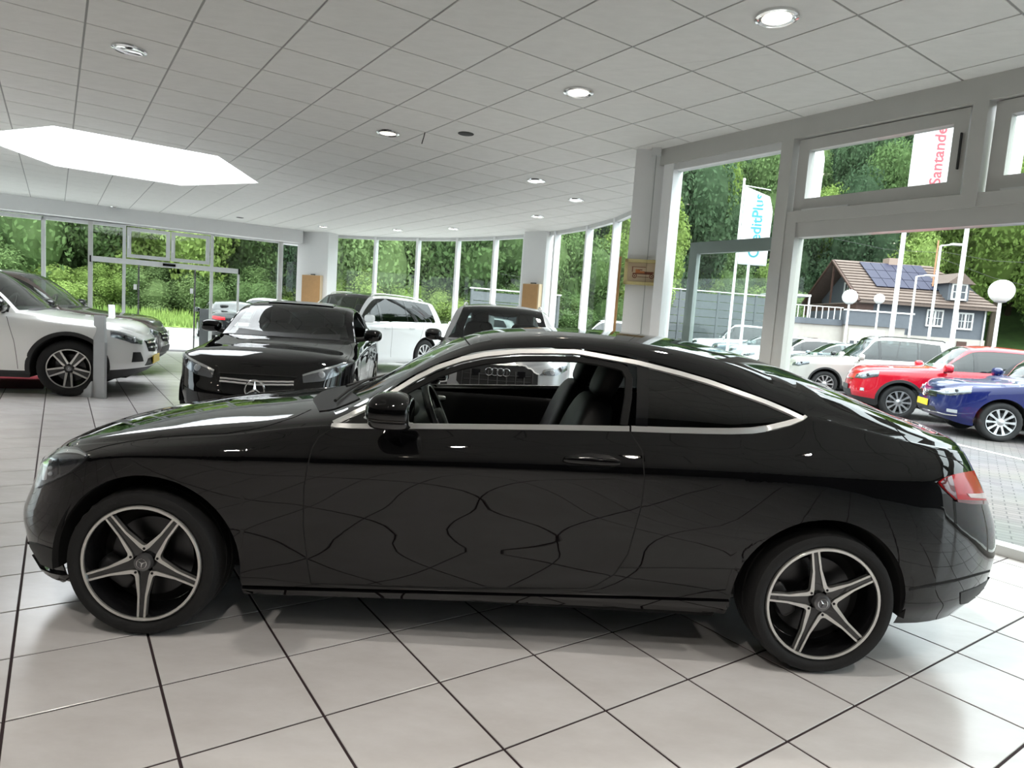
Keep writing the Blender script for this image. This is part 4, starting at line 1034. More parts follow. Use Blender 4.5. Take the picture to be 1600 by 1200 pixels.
# --- white SUV on the left
def make_glc(name, pos, th, label, pnt, pl=True):
    c = Car(name, suv_spec(fo=.86, wb=2.87, ro=.93, W=.945, H=1.64, belt=1.06, hood=1.03, cowl=.50, header=1.24, R=.365, clad=1, glass=[G_MID, G_TNT, G_TNT]), pos, math.radians(th), label, 'car', None, 1.0, pnt)
    add_wheels(c, .365, .25, .24, 'twin', spin=(math.radians(20), .3), inset=.03)
    arch_trim(c); belt_line(c, .9, 3.2); rails(c, 1.5, 3.1); mirror_pair(c, .72, 1.02, 1.13, BLK); handle(c, 1.5, .93); handle(c, 2.35, .95)
    door_gaps(c, ((.55, .12), (1.6, -.02), (2.5, .15)), .34, 1.03); cabin(c, 1.35, 1.64)
    headlamps(c, [(-.86,-.50,.815),(-.72,-.70,.845),(-.45,-.86,.875)], [(-.88,-.56,.715),(-.72,-.74,.72),(-.46,-.88,.80)])
    g = c.patch('grille', [(-.9,-.44,.81),(-.95,0,.83),(-.9,.44,.81)], [(-.9,-.36,.60),(-.95,0,.58),(-.9,.36,.60)], DRK, 20, 6, .006, .01, False)[0]
    for z in (.66, .74): c.strip('grille_bar', [(-.9,-.40,z),(-.95,0,z),(-.9,.40,z)], .028, CHR, .018, False, parent=g, n=20, h=.01)
    c.strip('grille_frame', [(-.9,-.44,.81),(-.95,0,.83),(-.9,.44,.81)], .02, CHR, .014, False, parent=g, n=24)
    p, nn = c.snap((-1, 0, .70), .035); star('grille_star', .095, CHR, g, MX(p, (0, 1, 0), (0, 0, 1), (-1, 0, 0)))
    c.patch('corner_intake', [(-.84,-.62,.60),(-.74,-.74,.60)], [(-.86,-.56,.46),(-.72,-.76,.46)], PLA, 8, 5, .006, .012)
    c.patch('lower_intake', [(-.9,-.42,.50),(-.95,0,.52),(-.9,.42,.50)], [(-.88,-.5,.37),(-.93,0,.37),(-.88,.5,.37)], PLA, 20, 4, .006, .01, False)
    if pl: plate(c, -1, .47, YPL)
    for sg in (-1, 1):
        p, nn = c.snap((3.9, sg*.7, .95), .0)
    c.patch('tail_light', [(3.62,-.86,1.02),(3.78,-.6,1.03)], [(3.62,-.88,.88),(3.80,-.6,.88)], TLR, 12, 5, .006, .012)
    return c
make_glc('suv', (-6.05, 9.27), 200.5, 'white SUV with black wheel arches and yellow front plate at the left edge', P_WHT)
make_glc('suv', (-7.05, 11.5), 200.5, 'dark brown SUV standing behind the white one at the left edge', P_BRN, False)

# --- black coupe facing the camera
sp = coupe_spec(); sp['glass'] = [BLK, None, G_TNT]
rw_ = list(sp['rows'])
for k, zn, z2 in ((4, .63, .715), (5, .675, .755), (6, .705, .785)):
    r_ = rw_[k]; rw_[k] = ([(-.79, zn), (-.4, z2)]+list(r_[0][2:]), r_[1], r_[2], r_[3])
sp['rows'] = rw_; sp['zc'] = [(-.79,.71),(-.72,.755),(-.6,.79),(-.3,.845)]+sp['zc'][4:]
sp['gw'] = glass('green_windscreen', (.30, .36, .33), refl=1.0)
c43 = Car('coupe', sp, (-2.76, 7.55), math.radians(97.5), 'black coupe facing the camera with a large chrome star in its grille', 'car', None, 1.1, P_BLK2)
add_wheels(c43, .308, .241, .235, 'star', spin=(.2, .5), inset=.018)
headlamps(c43, [(-.72,-.44,.66),(-.64,-.60,.71),(-.50,-.74,.745),(-.33,-.82,.755)], [(-.74,-.46,.575),(-.66,-.64,.585),(-.50,-.78,.635),(-.34,-.83,.735)])
g = c43.patch('grille', [(-.85,-.40,.675),(-.9,0,.70),(-.85,.40,.675)], [(-.85,-.32,.45),(-.9,0,.405),(-.85,.32,.43)], DRK, 24, 7, .006, .01, False)[0]
for z in (.588, .622): c43.strip('grille_bar', [(-.85,-.385,z),(-.9,0,z),(-.85,.385,z)], .02, SAT, .02, False, parent=g, n=24, h=.01)
c43.strip('grille_frame', [(-.85,-.41,.68),(-.9,0,.705),(-.85,.41,.68)], .014, BLK, .012, False, parent=g, n=24)
p, nn = c43.snap((-1, 0, .605), .035); star('grille_star', .092, CHR, g, MX(p, (0, -1, 0), (0, 0, 1), (-1, 0, 0)))
for sg in (-1, 1):
    c43.patch('corner_intake', [(-.74,-.62,.40),(-.60,-.74,.43)], [(-.76,-.58,.26),(-.58,-.76,.26)], PLA, 8, 4, .004, .01, sg < 0) if sg < 0 else None
kT = c43.kk[1]; sel = [i for i in range(len(c43.X)) if .74 <= c43.X[i] <= 2.73]
c43.strip('window_moulding', [c43.G[i, kT]*[1, -1, 1] for i in sel], .018, BLK, .005, True, n=60, h=.01)
belt_line(c43, .75, 2.72, BLK, .018)
mirror_pair(c43, 1.0, .98, 1.01, P_BLK2, .09, .115, .075)
w = .89; seam(c43, [(.745,-w,.91),(.67,-w,.83),(.645,-w,.67),(.655,-w,.45),(.69,-w,.28)]); seam(c43, [(1.95,-w,.97),(2.02,-w,.8),(2.0,-w,.6),(1.92,-w,.4),(1.8,-w,.32)])
seam(c43, [(-.33,-.82,.74),(-.13,-.82,.78),(.13,-.82,.825),(.4,-.80,.865),(.62,-.74,.92)]); handle(c43, 1.8, .845)
c43.patch('scuttle_panel', [(.62,-.62,.97),(.50,-.3,.99),(.47,0,.99),(.50,.3,.99),(.62,.62,.97)], [(.80,-.60,1.0),(.68,-.3,1.02),(.65,0,1.03),(.68,.3,1.02),(.80,.60,1.0)], PLA, 30, 6, .004, .008, False)
seats(c43, (1.40,), (-.36, .36), .36, 1.0, .38); steering(c43, 1.13, -.36, .9)
b = MB(); b.sell((.86, 0, .80), (.20, .70, .145), .5, .35, 28, 14); b.build('dashboard', INT, c43.root, True)
b = MB(); b.sell((2.42, 0, .62), (.12, .55, .35), .4, .4, 20, 10, roty(.4)); b.build('rear_bench', INT, c43.root, True)
b = MB(); b.sell((1.27, 0, 1.262), (.02, .12, .032), .5, .6); b.build('rear_view_mirror', PLA, c43.root, True)
c43.patch('sunroof', [(1.42,-.42,1.4),(1.36,0,1.4),(1.42,.42,1.4)], [(1.95,-.40,1.4),(1.95,0,1.4),(1.95,.40,1.4)], BLK, 16, 8, .012, .012, False)

c43.root.scale = (1.04, 1.04, 1.04)
# --- cool white SUV seen from its side in the bay
sp = suv_spec(fo=.87, wb=2.99, ro=1.06, W=.97, H=1.76, belt=1.13, hood=1.10, R=.38, clad=0, glass=[G_MID, G_TNT, G_TNT], slope=.10); sp['roof'] = 3.0
gle = Car('suv', sp, (-4.45, 13.6), math.radians(60), 'large white SUV with dark glass roof parked by the bay windows', 'car', None, 1.0, P_WHT2)
add_wheels(gle, .38, .26, .25, 'ten', inset=.03); belt_line(gle, .9, 3.5); rails(gle, 1.5, 3.3); mirror_pair(gle, .9, 1.06, 1.2, P_WHT2); handle(gle, 1.6, 1.0); handle(gle, 2.45, 1.02)
door_gaps(gle, ((.62, .12), (1.78, -.02), (2.68, .2)), .36, 1.1); cabin(gle, 1.6, 1.76)
headlamps(gle, [(-.86,-.50,.90),(-.72,-.72,.92),(-.45,-.88,.94)], [(-.88,-.56,.80),(-.72,-.76,.80),(-.46,-.90,.86)])
gle.patch('grille', [(-.9,-.44,.88),(-.95,0,.90),(-.9,.44,.88)], [(-.9,-.36,.64),(-.95,0,.62),(-.9,.36,.64)], DRK, 20, 6, .006, .01, False)
gle.patch('tail_light', [(3.80,-.90,1.10),(3.98,-.6,1.1)], [(3.80,-.92,.98),(4.0,-.6,.98)], TLR, 12, 5, .006, .012)

# --- silver grey SUV facing the camera, seen over and through the coupe
sp = suv_spec(fo=.90, wb=2.85, ro=.98, W=.95, H=1.62, belt=1.04, hood=1.03, R=.36, clad=0, glass=[G_MID, G_MID, G_MID], slope=.08); sp['gr'] = G_MID; sp['gw'] = glass('clear_grey_windscreen', (.42, .46, .45), refl=.8)
q7 = Car('suv', sp, (-.20, 8.85), math.radians(91.0), 'silver grey SUV facing the camera with four interlocking rings on its grille', 'car', None, 1.0, P_GRY)
add_wheels(q7, .36, .25, .25, 'ten', inset=.03); rails(q7, 1.5, 3.2); mirror_pair(q7, .82, .99, 1.10, BLK, .08, .12, .085); cabin(q7, 1.5, 1.62)
headlamps(q7, [(-.88,-.58,.85),(-.76,-.72,.865),(-.52,-.86,.88)], [(-.90,-.54,.76),(-.76,-.76,.74),(-.54,-.88,.80)])
g = q7.patch('grille', [(-.93,-.53,.80),(-.95,-.42,.885),(-.98,0,.895),(-.95,.42,.885),(-.93,.53,.80)], [(-.93,-.53,.62),(-.95,-.40,.50),(-.98,0,.48),(-.95,.40,.50),(-.93,.53,.62)], DRK, 30, 8, .008, .012, False)[0]
q7.strip('grille_frame', [(-.93,-.54,.80),(-.95,-.43,.89),(-.98,0,.90),(-.95,.43,.89),(-.93,.54,.80)], .018, SAT, .016, False, parent=g, n=40)
for y in np.linspace(-.46, .46, 9): q7.strip('grille_slat', [(-.98,y,.86),(-.98,y,.52)], .012, PLA, .022, False, parent=g, n=8, h=.012)
for z in (.58, .66, .74): q7.strip('grille_bar', [(-.95,-.43,z),(-.98,0,z),(-.95,.43,z)], .008, PLA, .018, False, parent=g, n=20, h=.01)
p, nn = q7.snap((-1, 0, .805), .035)
for k in range(4):
    b = MB(); pr = [(.046+.0065*math.cos(a), .0065*math.sin(a)) for a in np.linspace(0, 2*PI, 7)]; b.lathe(pr, 28, 'x', (p[0]-.004*(k % 2), (k-1.5)*.070, p[2])); b.build('badge_ring', CHR, g, True)
for y in (-.30, .27):
    b = MB(); pp, nn = q7.snap((-1, y, .78), .02); b.box((pp[0]-.006, pp[1]-.05, pp[2]-.04), (pp[0]+.01, pp[1]+.05, pp[2]+.04)); b.build('sensor_block', BLK, g)
q7.patch('corner_intake', [(-.88,-.66,.60),(-.70,-.82,.60)], [(-.88,-.62,.44),(-.70,-.82,.44)], PLA, 8, 5, .006, .012)

# --- dark saloon outside, seen from behind
OUT = -.06
ss_ = sedan_spec(H=1.44); ss_['gr'] = G_TNT
sd = Car('saloon', ss_, (-11.0, 24.7, OUT), math.radians(-58), 'dark saloon with a red tail light parked just outside the entrance', 'car', None, .9, P_DRK)
add_wheels(sd, .32, .22, .21, 'ten', inset=.03); mirror_pair(sd, .95, 1.0, 1.02, P_DRK); belt_line(sd, .9, 2.9); top_line(sd, .9, 2.9)
sd.patch('tail_light', [(3.45,-.86,.90),(3.68,-.72,.92),(3.80,-.5,.90)], [(3.5,-.87,.80),(3.70,-.74,.78),(3.82,-.5,.79)], TLR, 14, 5, .006, .012)
plate(sd, 4.2, .72, WPL); cabin(sd, 1.5, 1.44)
seam(sd, [(3.2,-.72,.99),(3.62,-.62,.95),(3.78,-.55,.7)])

# --- car park: one row of cars, noses to the left
def parked(kind, name, pos, th, label, pnt, lod=.75, wheels='ten', full=True, grp=None, **kw):
    sp = sedan_spec(**kw) if kind == 'sedan' else suv_spec(**kw)
    c = Car(name, sp, (*pos, OUT), math.radians(th), label, 'car', grp, lod, pnt); R = sp['arch'][0][1]
    add_wheels(c, R, R*.68, .21, wheels, inset=.03)
    z = sp['rows'][-1][0][3][1]; mirror_pair(c, sp['panes'][0][0]-.02, sp['w'][1][1]+.1, z+.06, pnt if full else BLK); belt_line(c, sp['panes'][0][0], sp['panes'][-1][1], BLK)
    handle(c, sp['panes'][0][1]-.12, z-.12)
    w = sp['w'][1][1]; xf = sp['xf']; zh = sp['rows'][-1][0][0][1]
    headlamps(c, [(xf+.04,-.42,zh+.03),(xf+.22,-.66,zh+.06),(xf+.46,-.80,zh+.09)], [(xf+.02,-.44,zh-.07),(xf+.20,-.70,zh-.08),(xf+.44,-.82,zh+.0)])
    door_gaps(c, ((sp['panes'][0][0]-.22, .1), (sp['panes'][0][1]+.03, 0)), .33, z-.03)
    return c
TH = -13
red = parked('suv', 'hatchback', (8.02, 13.95), TH-4, 'red crossover with grey arch trims parked outside between silver and blue cars', P_RED, .95, 'ten', fo=.84, wb=2.57, ro=.82, W=.90, H=1.58, belt=1.05, hood=1.04, cowl=.62, header=1.25, R=.335, clad=1, glass=[G_MID, G_TNT, G_TNT], slope=.14)
arch_trim(red, .06)
red.patch('lower_intake', [(-.86,-.40,.50),(-.9,0,.51),(-.86,.40,.50)], [(-.86,-.44,.36),(-.9,0,.35),(-.86,.44,.36)], PLA, 16, 4, .006, .01, False)
red.strip('chrome_whisker', [(-.86,-.40,.74),(-.92,0,.75),(-.86,.40,.74)], .02, CHR, .012, False, n=20); plate(red, -1, .56, mat('dark_plate', (.05, .05, .05), .4))
red.patch('fog_lamp', [(-.72,-.70,.56),(-.64,-.76,.56)], [(-.72,-.70,.50),(-.64,-.76,.50)], LNS, 6, 4, .008, .01)
blu = parked('suv', 'people_carrier', (8.31, 11.6), TH-2, 'dark blue people carrier with yellow plate at the right edge of the car park', P_BLU, .95, 'ten', fo=.90, wb=2.79, ro=.86, W=.91, H=1.66, belt=1.06, hood=.98, cowl=.45, header=1.3, R=.325, clad=0, glass=[G_MID, G_TNT, G_TNT])
plate(blu, -1, .52, YPL)
g = blu.patch('grille', [(-.9,-.44,.74),(-.95,0,.76),(-.9,.44,.74)], [(-.9,-.46,.64),(-.95,0,.62),(-.9,.46,.64)], DRK, 16, 4, .006, .01, False)[0]
for z in (.665, .70, .735): blu.strip('grille_bar', [(-.9,-.43,z),(-.95,0,z),(-.9,.43,z)], .012, CHR, .014, False, parent=g, n=16)
p, nn = blu.snap((-1, 0, .70), .022); b = MB(); b.lathe([(.055, -.004), (.062, -.01), (.068, 0)], 24, 'x', p); b.tube([(p[0]-.006, -.04, p[2]+.04), (p[0]-.006, -.015, p[2]-.045), (p[0]-.006, 0, p[2]), (p[0]-.006, .015, p[2]-.045), (p[0]-.006, .04, p[2]+.04)], .006, 6); b.build('badge', CHR, g, True)
blu.strip('bumper_chrome', [(-.62,-.80,.36),(-.86,-.5,.35),(-.92,0,.35),(-.86,.5,.35),(-.62,.8,.36)], .02, CHR, .008, False, n=40)
blu.patch('lower_intake', [(-.88,-.45,.46),(-.93,0,.46),(-.88,.45,.46)], [(-.88,-.5,.38),(-.93,0,.38),(-.88,.5,.38)], PLA, 16, 4, .006, .01, False)
blu.patch('fog_lamp', [(-.76,-.70,.46),(-.62,-.80,.46)], [(-.76,-.70,.40),(-.62,-.80,.40)], LNS, 6, 4, .008, .01)
sil = parked('suv', 'suv', (8.45, 18.2), TH, 'silver boxy SUV with black roof rails parked behind the red car', P_SIL, .9, 'ten', fo=.85, wb=2.58, ro=.8, W=.90, H=1.69, belt=1.06, hood=1.04, cowl=.65, header=1.2, R=.33, clad=1, glass=[G_MID, G_MID, G_MID], slope=.04, rear_lean=-.12)
rails(sil, 1.3, 2.9, PLA); arch_trim(sil, .05)
GR = 'parked cars in the row outside the right hand windows'
for k, (x, y, kind, pnt, lb, kw) in enumerate((
        (9.2, 20.4, 'suv', P_DRK, 'dark estate with its roof just visible beyond the silver boxy SUV', dict(H=1.52, R=.32, clad=0, hood=.98, belt=1.02, W=.9)),
        (9.6, 23.2, 'sedan', P_TEA, 'blue grey saloon seen in the tall window beside the post', dict()),
        (9.9, 26.2, 'suv', P_WHT, 'white compact car seen through the tall window, second from the post', dict(H=1.52, R=.31, clad=0, hood=.96, belt=1.0, W=.87, wb=2.6, ro=.75)),
        (10.2, 29.2, 'suv', P_LSL, 'light silver car with big side windows seen through the grey framed door', dict(H=1.58, R=.32, clad=0, W=.89, wb=2.65, ro=.8)),
        (10.4, 32.2, 'suv', P_TEA, 'far blue grey car in the row beyond the silver one', dict(H=1.5, R=.32, clad=0)),
        (10.2, 35.4, 'suv', P_WHT2, 'white van at the far end of the car row by the column', dict(H=2.0, R=.34, clad=0, belt=1.2, hood=1.15)))):
    parked(kind, 'saloon' if kind == 'sedan' else 'estate_car', (x, y), TH, lb, pnt, .5, 'ten', True, GR, **kw)
parked('suv', 'estate_car', (47.5, 62), 40, 'far dark car on the road at the right edge beside the globe lamp', P_DRK, .5, H=1.5, R=.32, clad=0)
parked('suv', 'suv', (2.2, 28.5), 4, 'white SUV on the road outside seen between bay mullions', P_WHT2, .5, H=1.7, R=.34, clad=0)
parked('suv', 'estate_car', (-13.0, 29.0), 10, 'white car whose roof shows behind the dark saloon', P_WHT, .5, H=1.62, R=.32, clad=0)
parked('suv', 'estate_car', (-3.6, 27.5), 5, 'white car outside the bay behind the large white SUV', P_WHT, .5, H=1.5, R=.32, clad=0)
# ================================================================ outside
def paver_mat():
    m, nt, p = nodes('car_park_pavers'); g = nt.nodes.new('ShaderNodeNewGeometry')
    mp = nt.nodes.new('ShaderNodeMapping'); mp.inputs['Rotation'].default_value = (0, 0, .61); nt.links.new(g.outputs['Position'], mp.inputs[0])
    b = nt.nodes.new('ShaderNodeTexBrick'); b.inputs['Scale'].default_value = 1.0; b.inputs['Brick Width'].default_value = .2; b.inputs['Row Height'].default_value = .1; b.inputs['Mortar Size'].default_value = .006
    b.inputs['Color1'].default_value = (.11, .10, .10, 1); b.inputs['Color2'].default_value = (.155, .142, .14, 1); b.inputs['Mortar'].default_value = (.05, .047, .045, 1)
    nt.links.new(mp.outputs[0], b.inputs['Vector'])
    n = nt.nodes.new('ShaderNodeTexNoise'); n.inputs['Scale'].default_value = .7; n.inputs['Detail'].default_value = 4; nt.links.new(g.outputs['Position'], n.inputs['Vector'])
    mx = nt.nodes.new('ShaderNodeMix'); mx.data_type = 'RGBA'; mx.blend_type = 'MULTIPLY'; mx.inputs[0].default_value = .35
    nt.links.new(b.outputs['Color'], mx.inputs[6]); nt.links.new(n.outputs['Color'], mx.inputs[7]); nt.links.new(mx.outputs[2], p.inputs['Base Color'])
    bp = nt.nodes.new('ShaderNodeBump'); bp.inputs['Strength'].default_value = .4; bp.inputs['Distance'].default_value = .006
    nt.links.new(b.outputs['Fac'], bp.inputs['Height']); bp.invert = True; nt.links.new(bp.outputs[0], p.inputs['Normal']); p.inputs['Roughness'].default_value = .7
    return m
M_PAV = paver_mat()
M_ASP = mat('pale_asphalt', (.30, .29, .28), .8, var=.15, scale=3, bump=.2, bscale=40)
M_GRS = mat('grass', (.15, .24, .05), .9, var=.4, scale=2.5, bump=.6, bscale=25)
M_UND = mat('woodland_floor', (.05, .10, .02), .95, var=.5, scale=1.2, bump=.5, bscale=5)
def azr(az, r): return np.array([math.sin(math.radians(az))*r, math.cos(math.radians(az))*r])
def r0_of(az): return float(np.interp(az, [-70, -18, -12, 2, 10, 16, 80], [38, 38, 31, 33, 40, 66, 70]))
def slope_of(az): return float(np.interp(az, [-70, -10, 6, 16, 80], [.20, .22, .28, .58, .62]))
def ground_z(az, r):
    d = max(0, r-r0_of(az)); return OUT+slope_of(az)*d*(d/(d+3.0))
# forecourt: pavers on the right, asphalt to the left
o = MB().add([(*azr(a, 4.), OUT) for a in range(-110, 13, 6)]+[(*azr(a, 44.), OUT) for a in range(-110, 13, 6)], [(k, k+1, 21+k+1, 21+k) for k in range(20)][::1]).build('pavement', M_ASP)
tag(o, 'pale asphalt forecourt and road outside the entrance', None, None, 'structure')
o = MB().add([(*azr(a, 3.), OUT-.002) for a in range(0, 121, 6)]+[(*azr(a, 75.), OUT-.002) for a in range(0, 121, 6)], [(k, k+1, 21+k+1, 21+k) for k in range(20)]).build('ground', M_PAV)
tag(o, 'paved car park outside the right hand windows', None, None, 'structure')
gq = o
for a, b in (((1450, 684), (1640, 728)), ((1405, 612), (1640, 660))):
    p, q = at(*a, OUT), at(*b, OUT); MB().obox(p, q, .10, OUT, OUT+.004).build('parking_line', mat('white_road_paint', (.6, .6, .6), .7), gq)
hv, hf = [], []; azs = np.linspace(-72, 84, 80); rs = np.r_[np.linspace(0, 6, 7), np.linspace(8, 70, 16)]
for a in azs:
    for r in rs: hv.append((*azr(a, r0_of(a)-1.5+r), ground_z(a, r0_of(a)-1.5+r)+.01))
nr = len(rs)
for i in range(len(azs)-1):
    for k in range(nr-1): hf.append((i*nr+k, (i+1)*nr+k, (i+1)*nr+k+1, i*nr+k+1))
tag(mesh('hillside', hv, hf, M_UND), 'wooded slope rising behind the car park', None, None, 'structure')
# lawn strip before the trees on the left
lv = []
for a in np.linspace(-62, -14, 40):
    for r in (33.5, 36, 38.5, 41): lv.append((*azr(a, r), OUT+.02+max(0, r-34)*.10))
tag(mesh('lawn', lv, [(i*4+k, i*4+4+k, i*4+5+k, i*4+1+k) for i in range(39) for k in range(3)], M_GRS), 'strip of bright grass along the road below the trees', None, None, 'structure')
gb = MB()
for k in range(9000):
    a = random.uniform(-48, -14); r = 33.6+7*random.random()**1.2; p = azr(a, r); z = OUT+.02+max(0, r-34)*.10; t = random.uniform(0, 6.28); hgt = random.uniform(.15, .45); q = np.array([math.cos(t), math.sin(t)])*.05
    gb.add([(*(p-q), z), (*(p+q), z), (p[0]+random.uniform(-.1, .1), p[1]+random.uniform(-.1, .1), z+hgt)], [(0, 1, 2)])
tag(gb.build('grass_blades', M_GRS), 'tall grass along the road below the trees', 'grass', None, 'stuff')
# ---- trees
def leaf_mat(name, c1, c2):
    m, nt, p = nodes(name); o = nt.nodes['Material Output']; nt.nodes.remove(p)
    oi = nt.nodes.new('ShaderNodeObjectInfo'); g = nt.nodes.new('ShaderNodeNewGeometry'); n = nt.nodes.new('ShaderNodeTexNoise'); n.inputs['Scale'].default_value = .9; n.inputs['Detail'].default_value = 5
    nt.links.new(g.outputs['Position'], n.inputs['Vector'])
    ad = nt.nodes.new('ShaderNodeMath'); ad.operation = 'ADD'; nt.links.new(oi.outputs['Random'], ad.inputs[0]); nt.links.new(n.outputs['Fac'], ad.inputs[1])
    mu = nt.nodes.new('ShaderNodeMath'); mu.operation = 'MULTIPLY'; mu.inputs[1].default_value = .62; nt.links.new(ad.outputs[0], mu.inputs[0])
    r = nt.nodes.new('ShaderNodeValToRGB'); r.color_ramp.elements[0].color = (*c1, 1); r.color_ramp.elements[1].color = (*c2, 1); r.color_ramp.elements[0].position = .2; r.color_ramp.elements[1].position = .85
    nt.links.new(mu.outputs[0], r.inputs[0])
    d = nt.nodes.new('ShaderNodeBsdfDiffuse'); t = nt.nodes.new('ShaderNodeBsdfTranslucent'); mx = nt.nodes.new('ShaderNodeMixShader'); mx.inputs[0].default_value = .3
    nt.links.new(r.outputs[0], d.inputs[0]); nt.links.new(r.outputs[0], t.inputs[0]); nt.links.new(d.outputs[0], mx.inputs[1]); nt.links.new(t.outputs[0], mx.inputs[2]); nt.links.new(mx.outputs[0], o.inputs['Surface'])
    MATS[name] = m; return m
L_BRT = leaf_mat('bright_leaves', (.12, .19, .045), (.27, .37, .11)); L_MID = leaf_mat('green_leaves', (.07, .125, .045), (.17, .25, .10)); L_DRK = leaf_mat('dark_leaves', (.04, .07, .04), (.09, .145, .075))
M_BRK = mat('tree_bark', (.10, .075, .055), .9, bump=.4, bscale=8, var=.3)
def crown_mesh(seed, m, nl=20000, flat=1.0, ls=.034):
    r = np.random.default_rng(seed); V, F = [], []
    blobs = [(np.array([0, 0, 0.]), .62)]
    for k in range(13):
        d = r.normal(size=3); d /= np.linalg.norm(d); blobs.append((d*np.array([.58, .58, .62*flat]), r.uniform(.28, .48)))
    C_ = np.array([b[0] for b in blobs]); R_ = np.array([b[1] for b in blobs]); ix = r.integers(len(blobs), size=nl)
    unit = lambda a: a/np.linalg.norm(a, axis=1)[:, None]
    d = unit(r.normal(size=(nl, 3))); p = C_[ix]+d*(R_[ix]*r.uniform(.78, 1.08, nl))[:, None]*np.array([1, 1, flat])
    nrm = unit(d+r.normal(size=(nl, 3))*.55); a = unit(np.cross(nrm, r.normal(size=(nl, 3)))); b = np.cross(nrm, a); s_ = (ls*r.uniform(.6, 1.25, nl))[:, None]
    Q = np.stack([p-a*s_, p+b*s_*.55, p+a*s_, p-b*s_*.55], 1).reshape(-1, 3); V = list(Q); F = [(4*k, 4*k+1, 4*k+2, 4*k+3) for k in range(nl)]
    for c, R in blobs:         # branches' dense inner foliage
        q = MB().sell(c, (R*.74, R*.74, R*.74*flat), 1, 1, 10, 7); i = len(V); V += [np.array(v) for v in q.v]; F += [tuple(x+i for x in f) for f in q.f]
    d = bpy.data.meshes.new('crown'); d.from_pydata([tuple(map(float, v)) for v in V], [], F); d.materials.append(m); return d
CR = {'b': [crown_mesh(1, L_BRT), crown_mesh(2, L_BRT, flat=1.15)], 'm': [crown_mesh(3, L_MID), crown_mesh(4, L_MID, flat=1.2)], 'd': [crown_mesh(5, L_DRK, flat=1.25), crown_mesh(6, L_DRK)]}
_t = MB().tube([(0, 0, 0), (.02, .01, .4), (-.02, .02, .8), (0, 0, 1.1)], [.07, .055, .045, .02], 8); TRD = bpy.data.meshes.new('trunk'); TRD.from_pydata(_t.v, [], _t.f); TRD.materials.append(M_BRK)
def tree(p, z, R, H, kind, label, grp, name='tree'):
    e = empty(name, (p[0], p[1], z), random.uniform(0, 6.28)); tag(e, label, 'tree' if name == 'tree' else 'bush', grp)
    c = share('crown', random.choice(CR[kind]), e, (0, 0, H*.58)); c.scale = (R, R, H*.46)
    if name == 'tree':
        t = share('trunk', TRD, e); t.scale = (R*.9, R*.9, H*.55)
    return e
def wood(az0, az1, daz, rows, R, H, kinds, label, grp, zoff=0):
    for k, dr_ in enumerate(rows):
        a = az0+random.uniform(0, daz*.5)
        while a < az1:
            r = r0_of(a)+dr_+random.uniform(-1, 1); s = random.uniform(.8, 1.2); tree(azr(a, r), ground_z(a, r)+zoff-.15, R*s, H*s, random.choice(kinds), label, grp)
            a += daz*random.uniform(.8, 1.2)
wood(-56, -13, 4.2, (3, 8, 14), 3.4, 9.5, 'mmdb', 'leafy green tree in the wood beyond the entrance front', 'trees beyond the entrance front')
wood(-13, 9, 4.2, (1.5, 7, 13), 3.3, 9.5, 'mmbd', 'leafy green tree in the wood beyond the glass bay', 'trees beyond the glass bay')
wood(9, 22, 3.4, (0, 6, 12), 3.2, 9.0, 'bbm', 'bright yellow green tree standing above the board fence', 'trees above the board fence')
wood(11, 62, 4.4, (4, 11, 18, 26, 35), 4.6, 15, 'dmdmb', 'dense tree on the wooded slope behind the house', 'trees on the wooded slope')
def hedge(az0, az1, daz, dr_, R, H, kinds, label, grp):
    a = az0
    while a < az1:
        r = r0_of(a)+dr_+random.uniform(-.5, .5); tree(azr(a, r), ground_z(a, r)-.3, R*random.uniform(.8, 1.2), H*random.uniform(.8, 1.25), random.choice(kinds), label, grp, 'bush'); a += daz
hedge(-56, -13, 3.4, .9, 1.9, 3.2, 'mmb', 'low leafy bush at the edge of the grass strip', 'bushes behind the grass strip')
hedge(-13, 9, 3.4, -.6, 1.8, 3.4, 'mbm', 'low leafy bush outside the glass bay', 'bushes outside the glass bay')
hedge(44, 58, 2.4, -8, 2.3, 4.2, 'bb', 'bright bush right of the slate house', 'bushes beside the slate house')
hedge(10, 30, 2.6, -1, 2.6, 5.0, 'bbm', 'bright bush left of the slate house', 'bushes left of the slate house')
# ---- board fence and low shed seen in the tall window
M_BRD = mat('weathered_grey_boards', (.085, .095, .10), .8, var=.3, scale=6, bump=.3, bscale=30)
def fence(p, q, h, n, label):
    p, q = np.asarray(p), np.asarray(q); L = np.linalg.norm(q-p); t = (q-p)/L; e = empty('board_fence', (*p, OUT), math.atan2(t[1], t[0])); tag(e, label, 'fence')
    nb = int(L/2.2); bd = None
    for k in range(nb+1):
        MB().box((k*L/nb-.06, -.06, 0), (k*L/nb+.06, .06, h+.08)).build('post', M_BRD, e)
    for b in range(n):
        z0 = .08+b*(h-.08)/n; z1 = z0+(h-.08)/n-.03
        for k in range(nb):
            if bd is None: o = MB().box((.07, -.025, 0), (L/nb-.07, .025, (h-.08)/n-.03)).build('board', M_BRD, e); bd = o.data; o.location = (k*L/nb, 0, z0)
            else: share('board', bd, e, (k*L/nb, 0, z0))
    MB().box((-.1, -.09, h+.08), (L+.1, .09, h+.13)).build('coping', M_FRW, e)
fence(azr(10.5, 38), azr(22.5, 42), 3.7, 8, 'weathered grey board fence behind the parked cars')
fence(azr(-4, 29.5), azr(3.5, 31), 2.6, 6, 'grey board fence seen low through the bay windows')
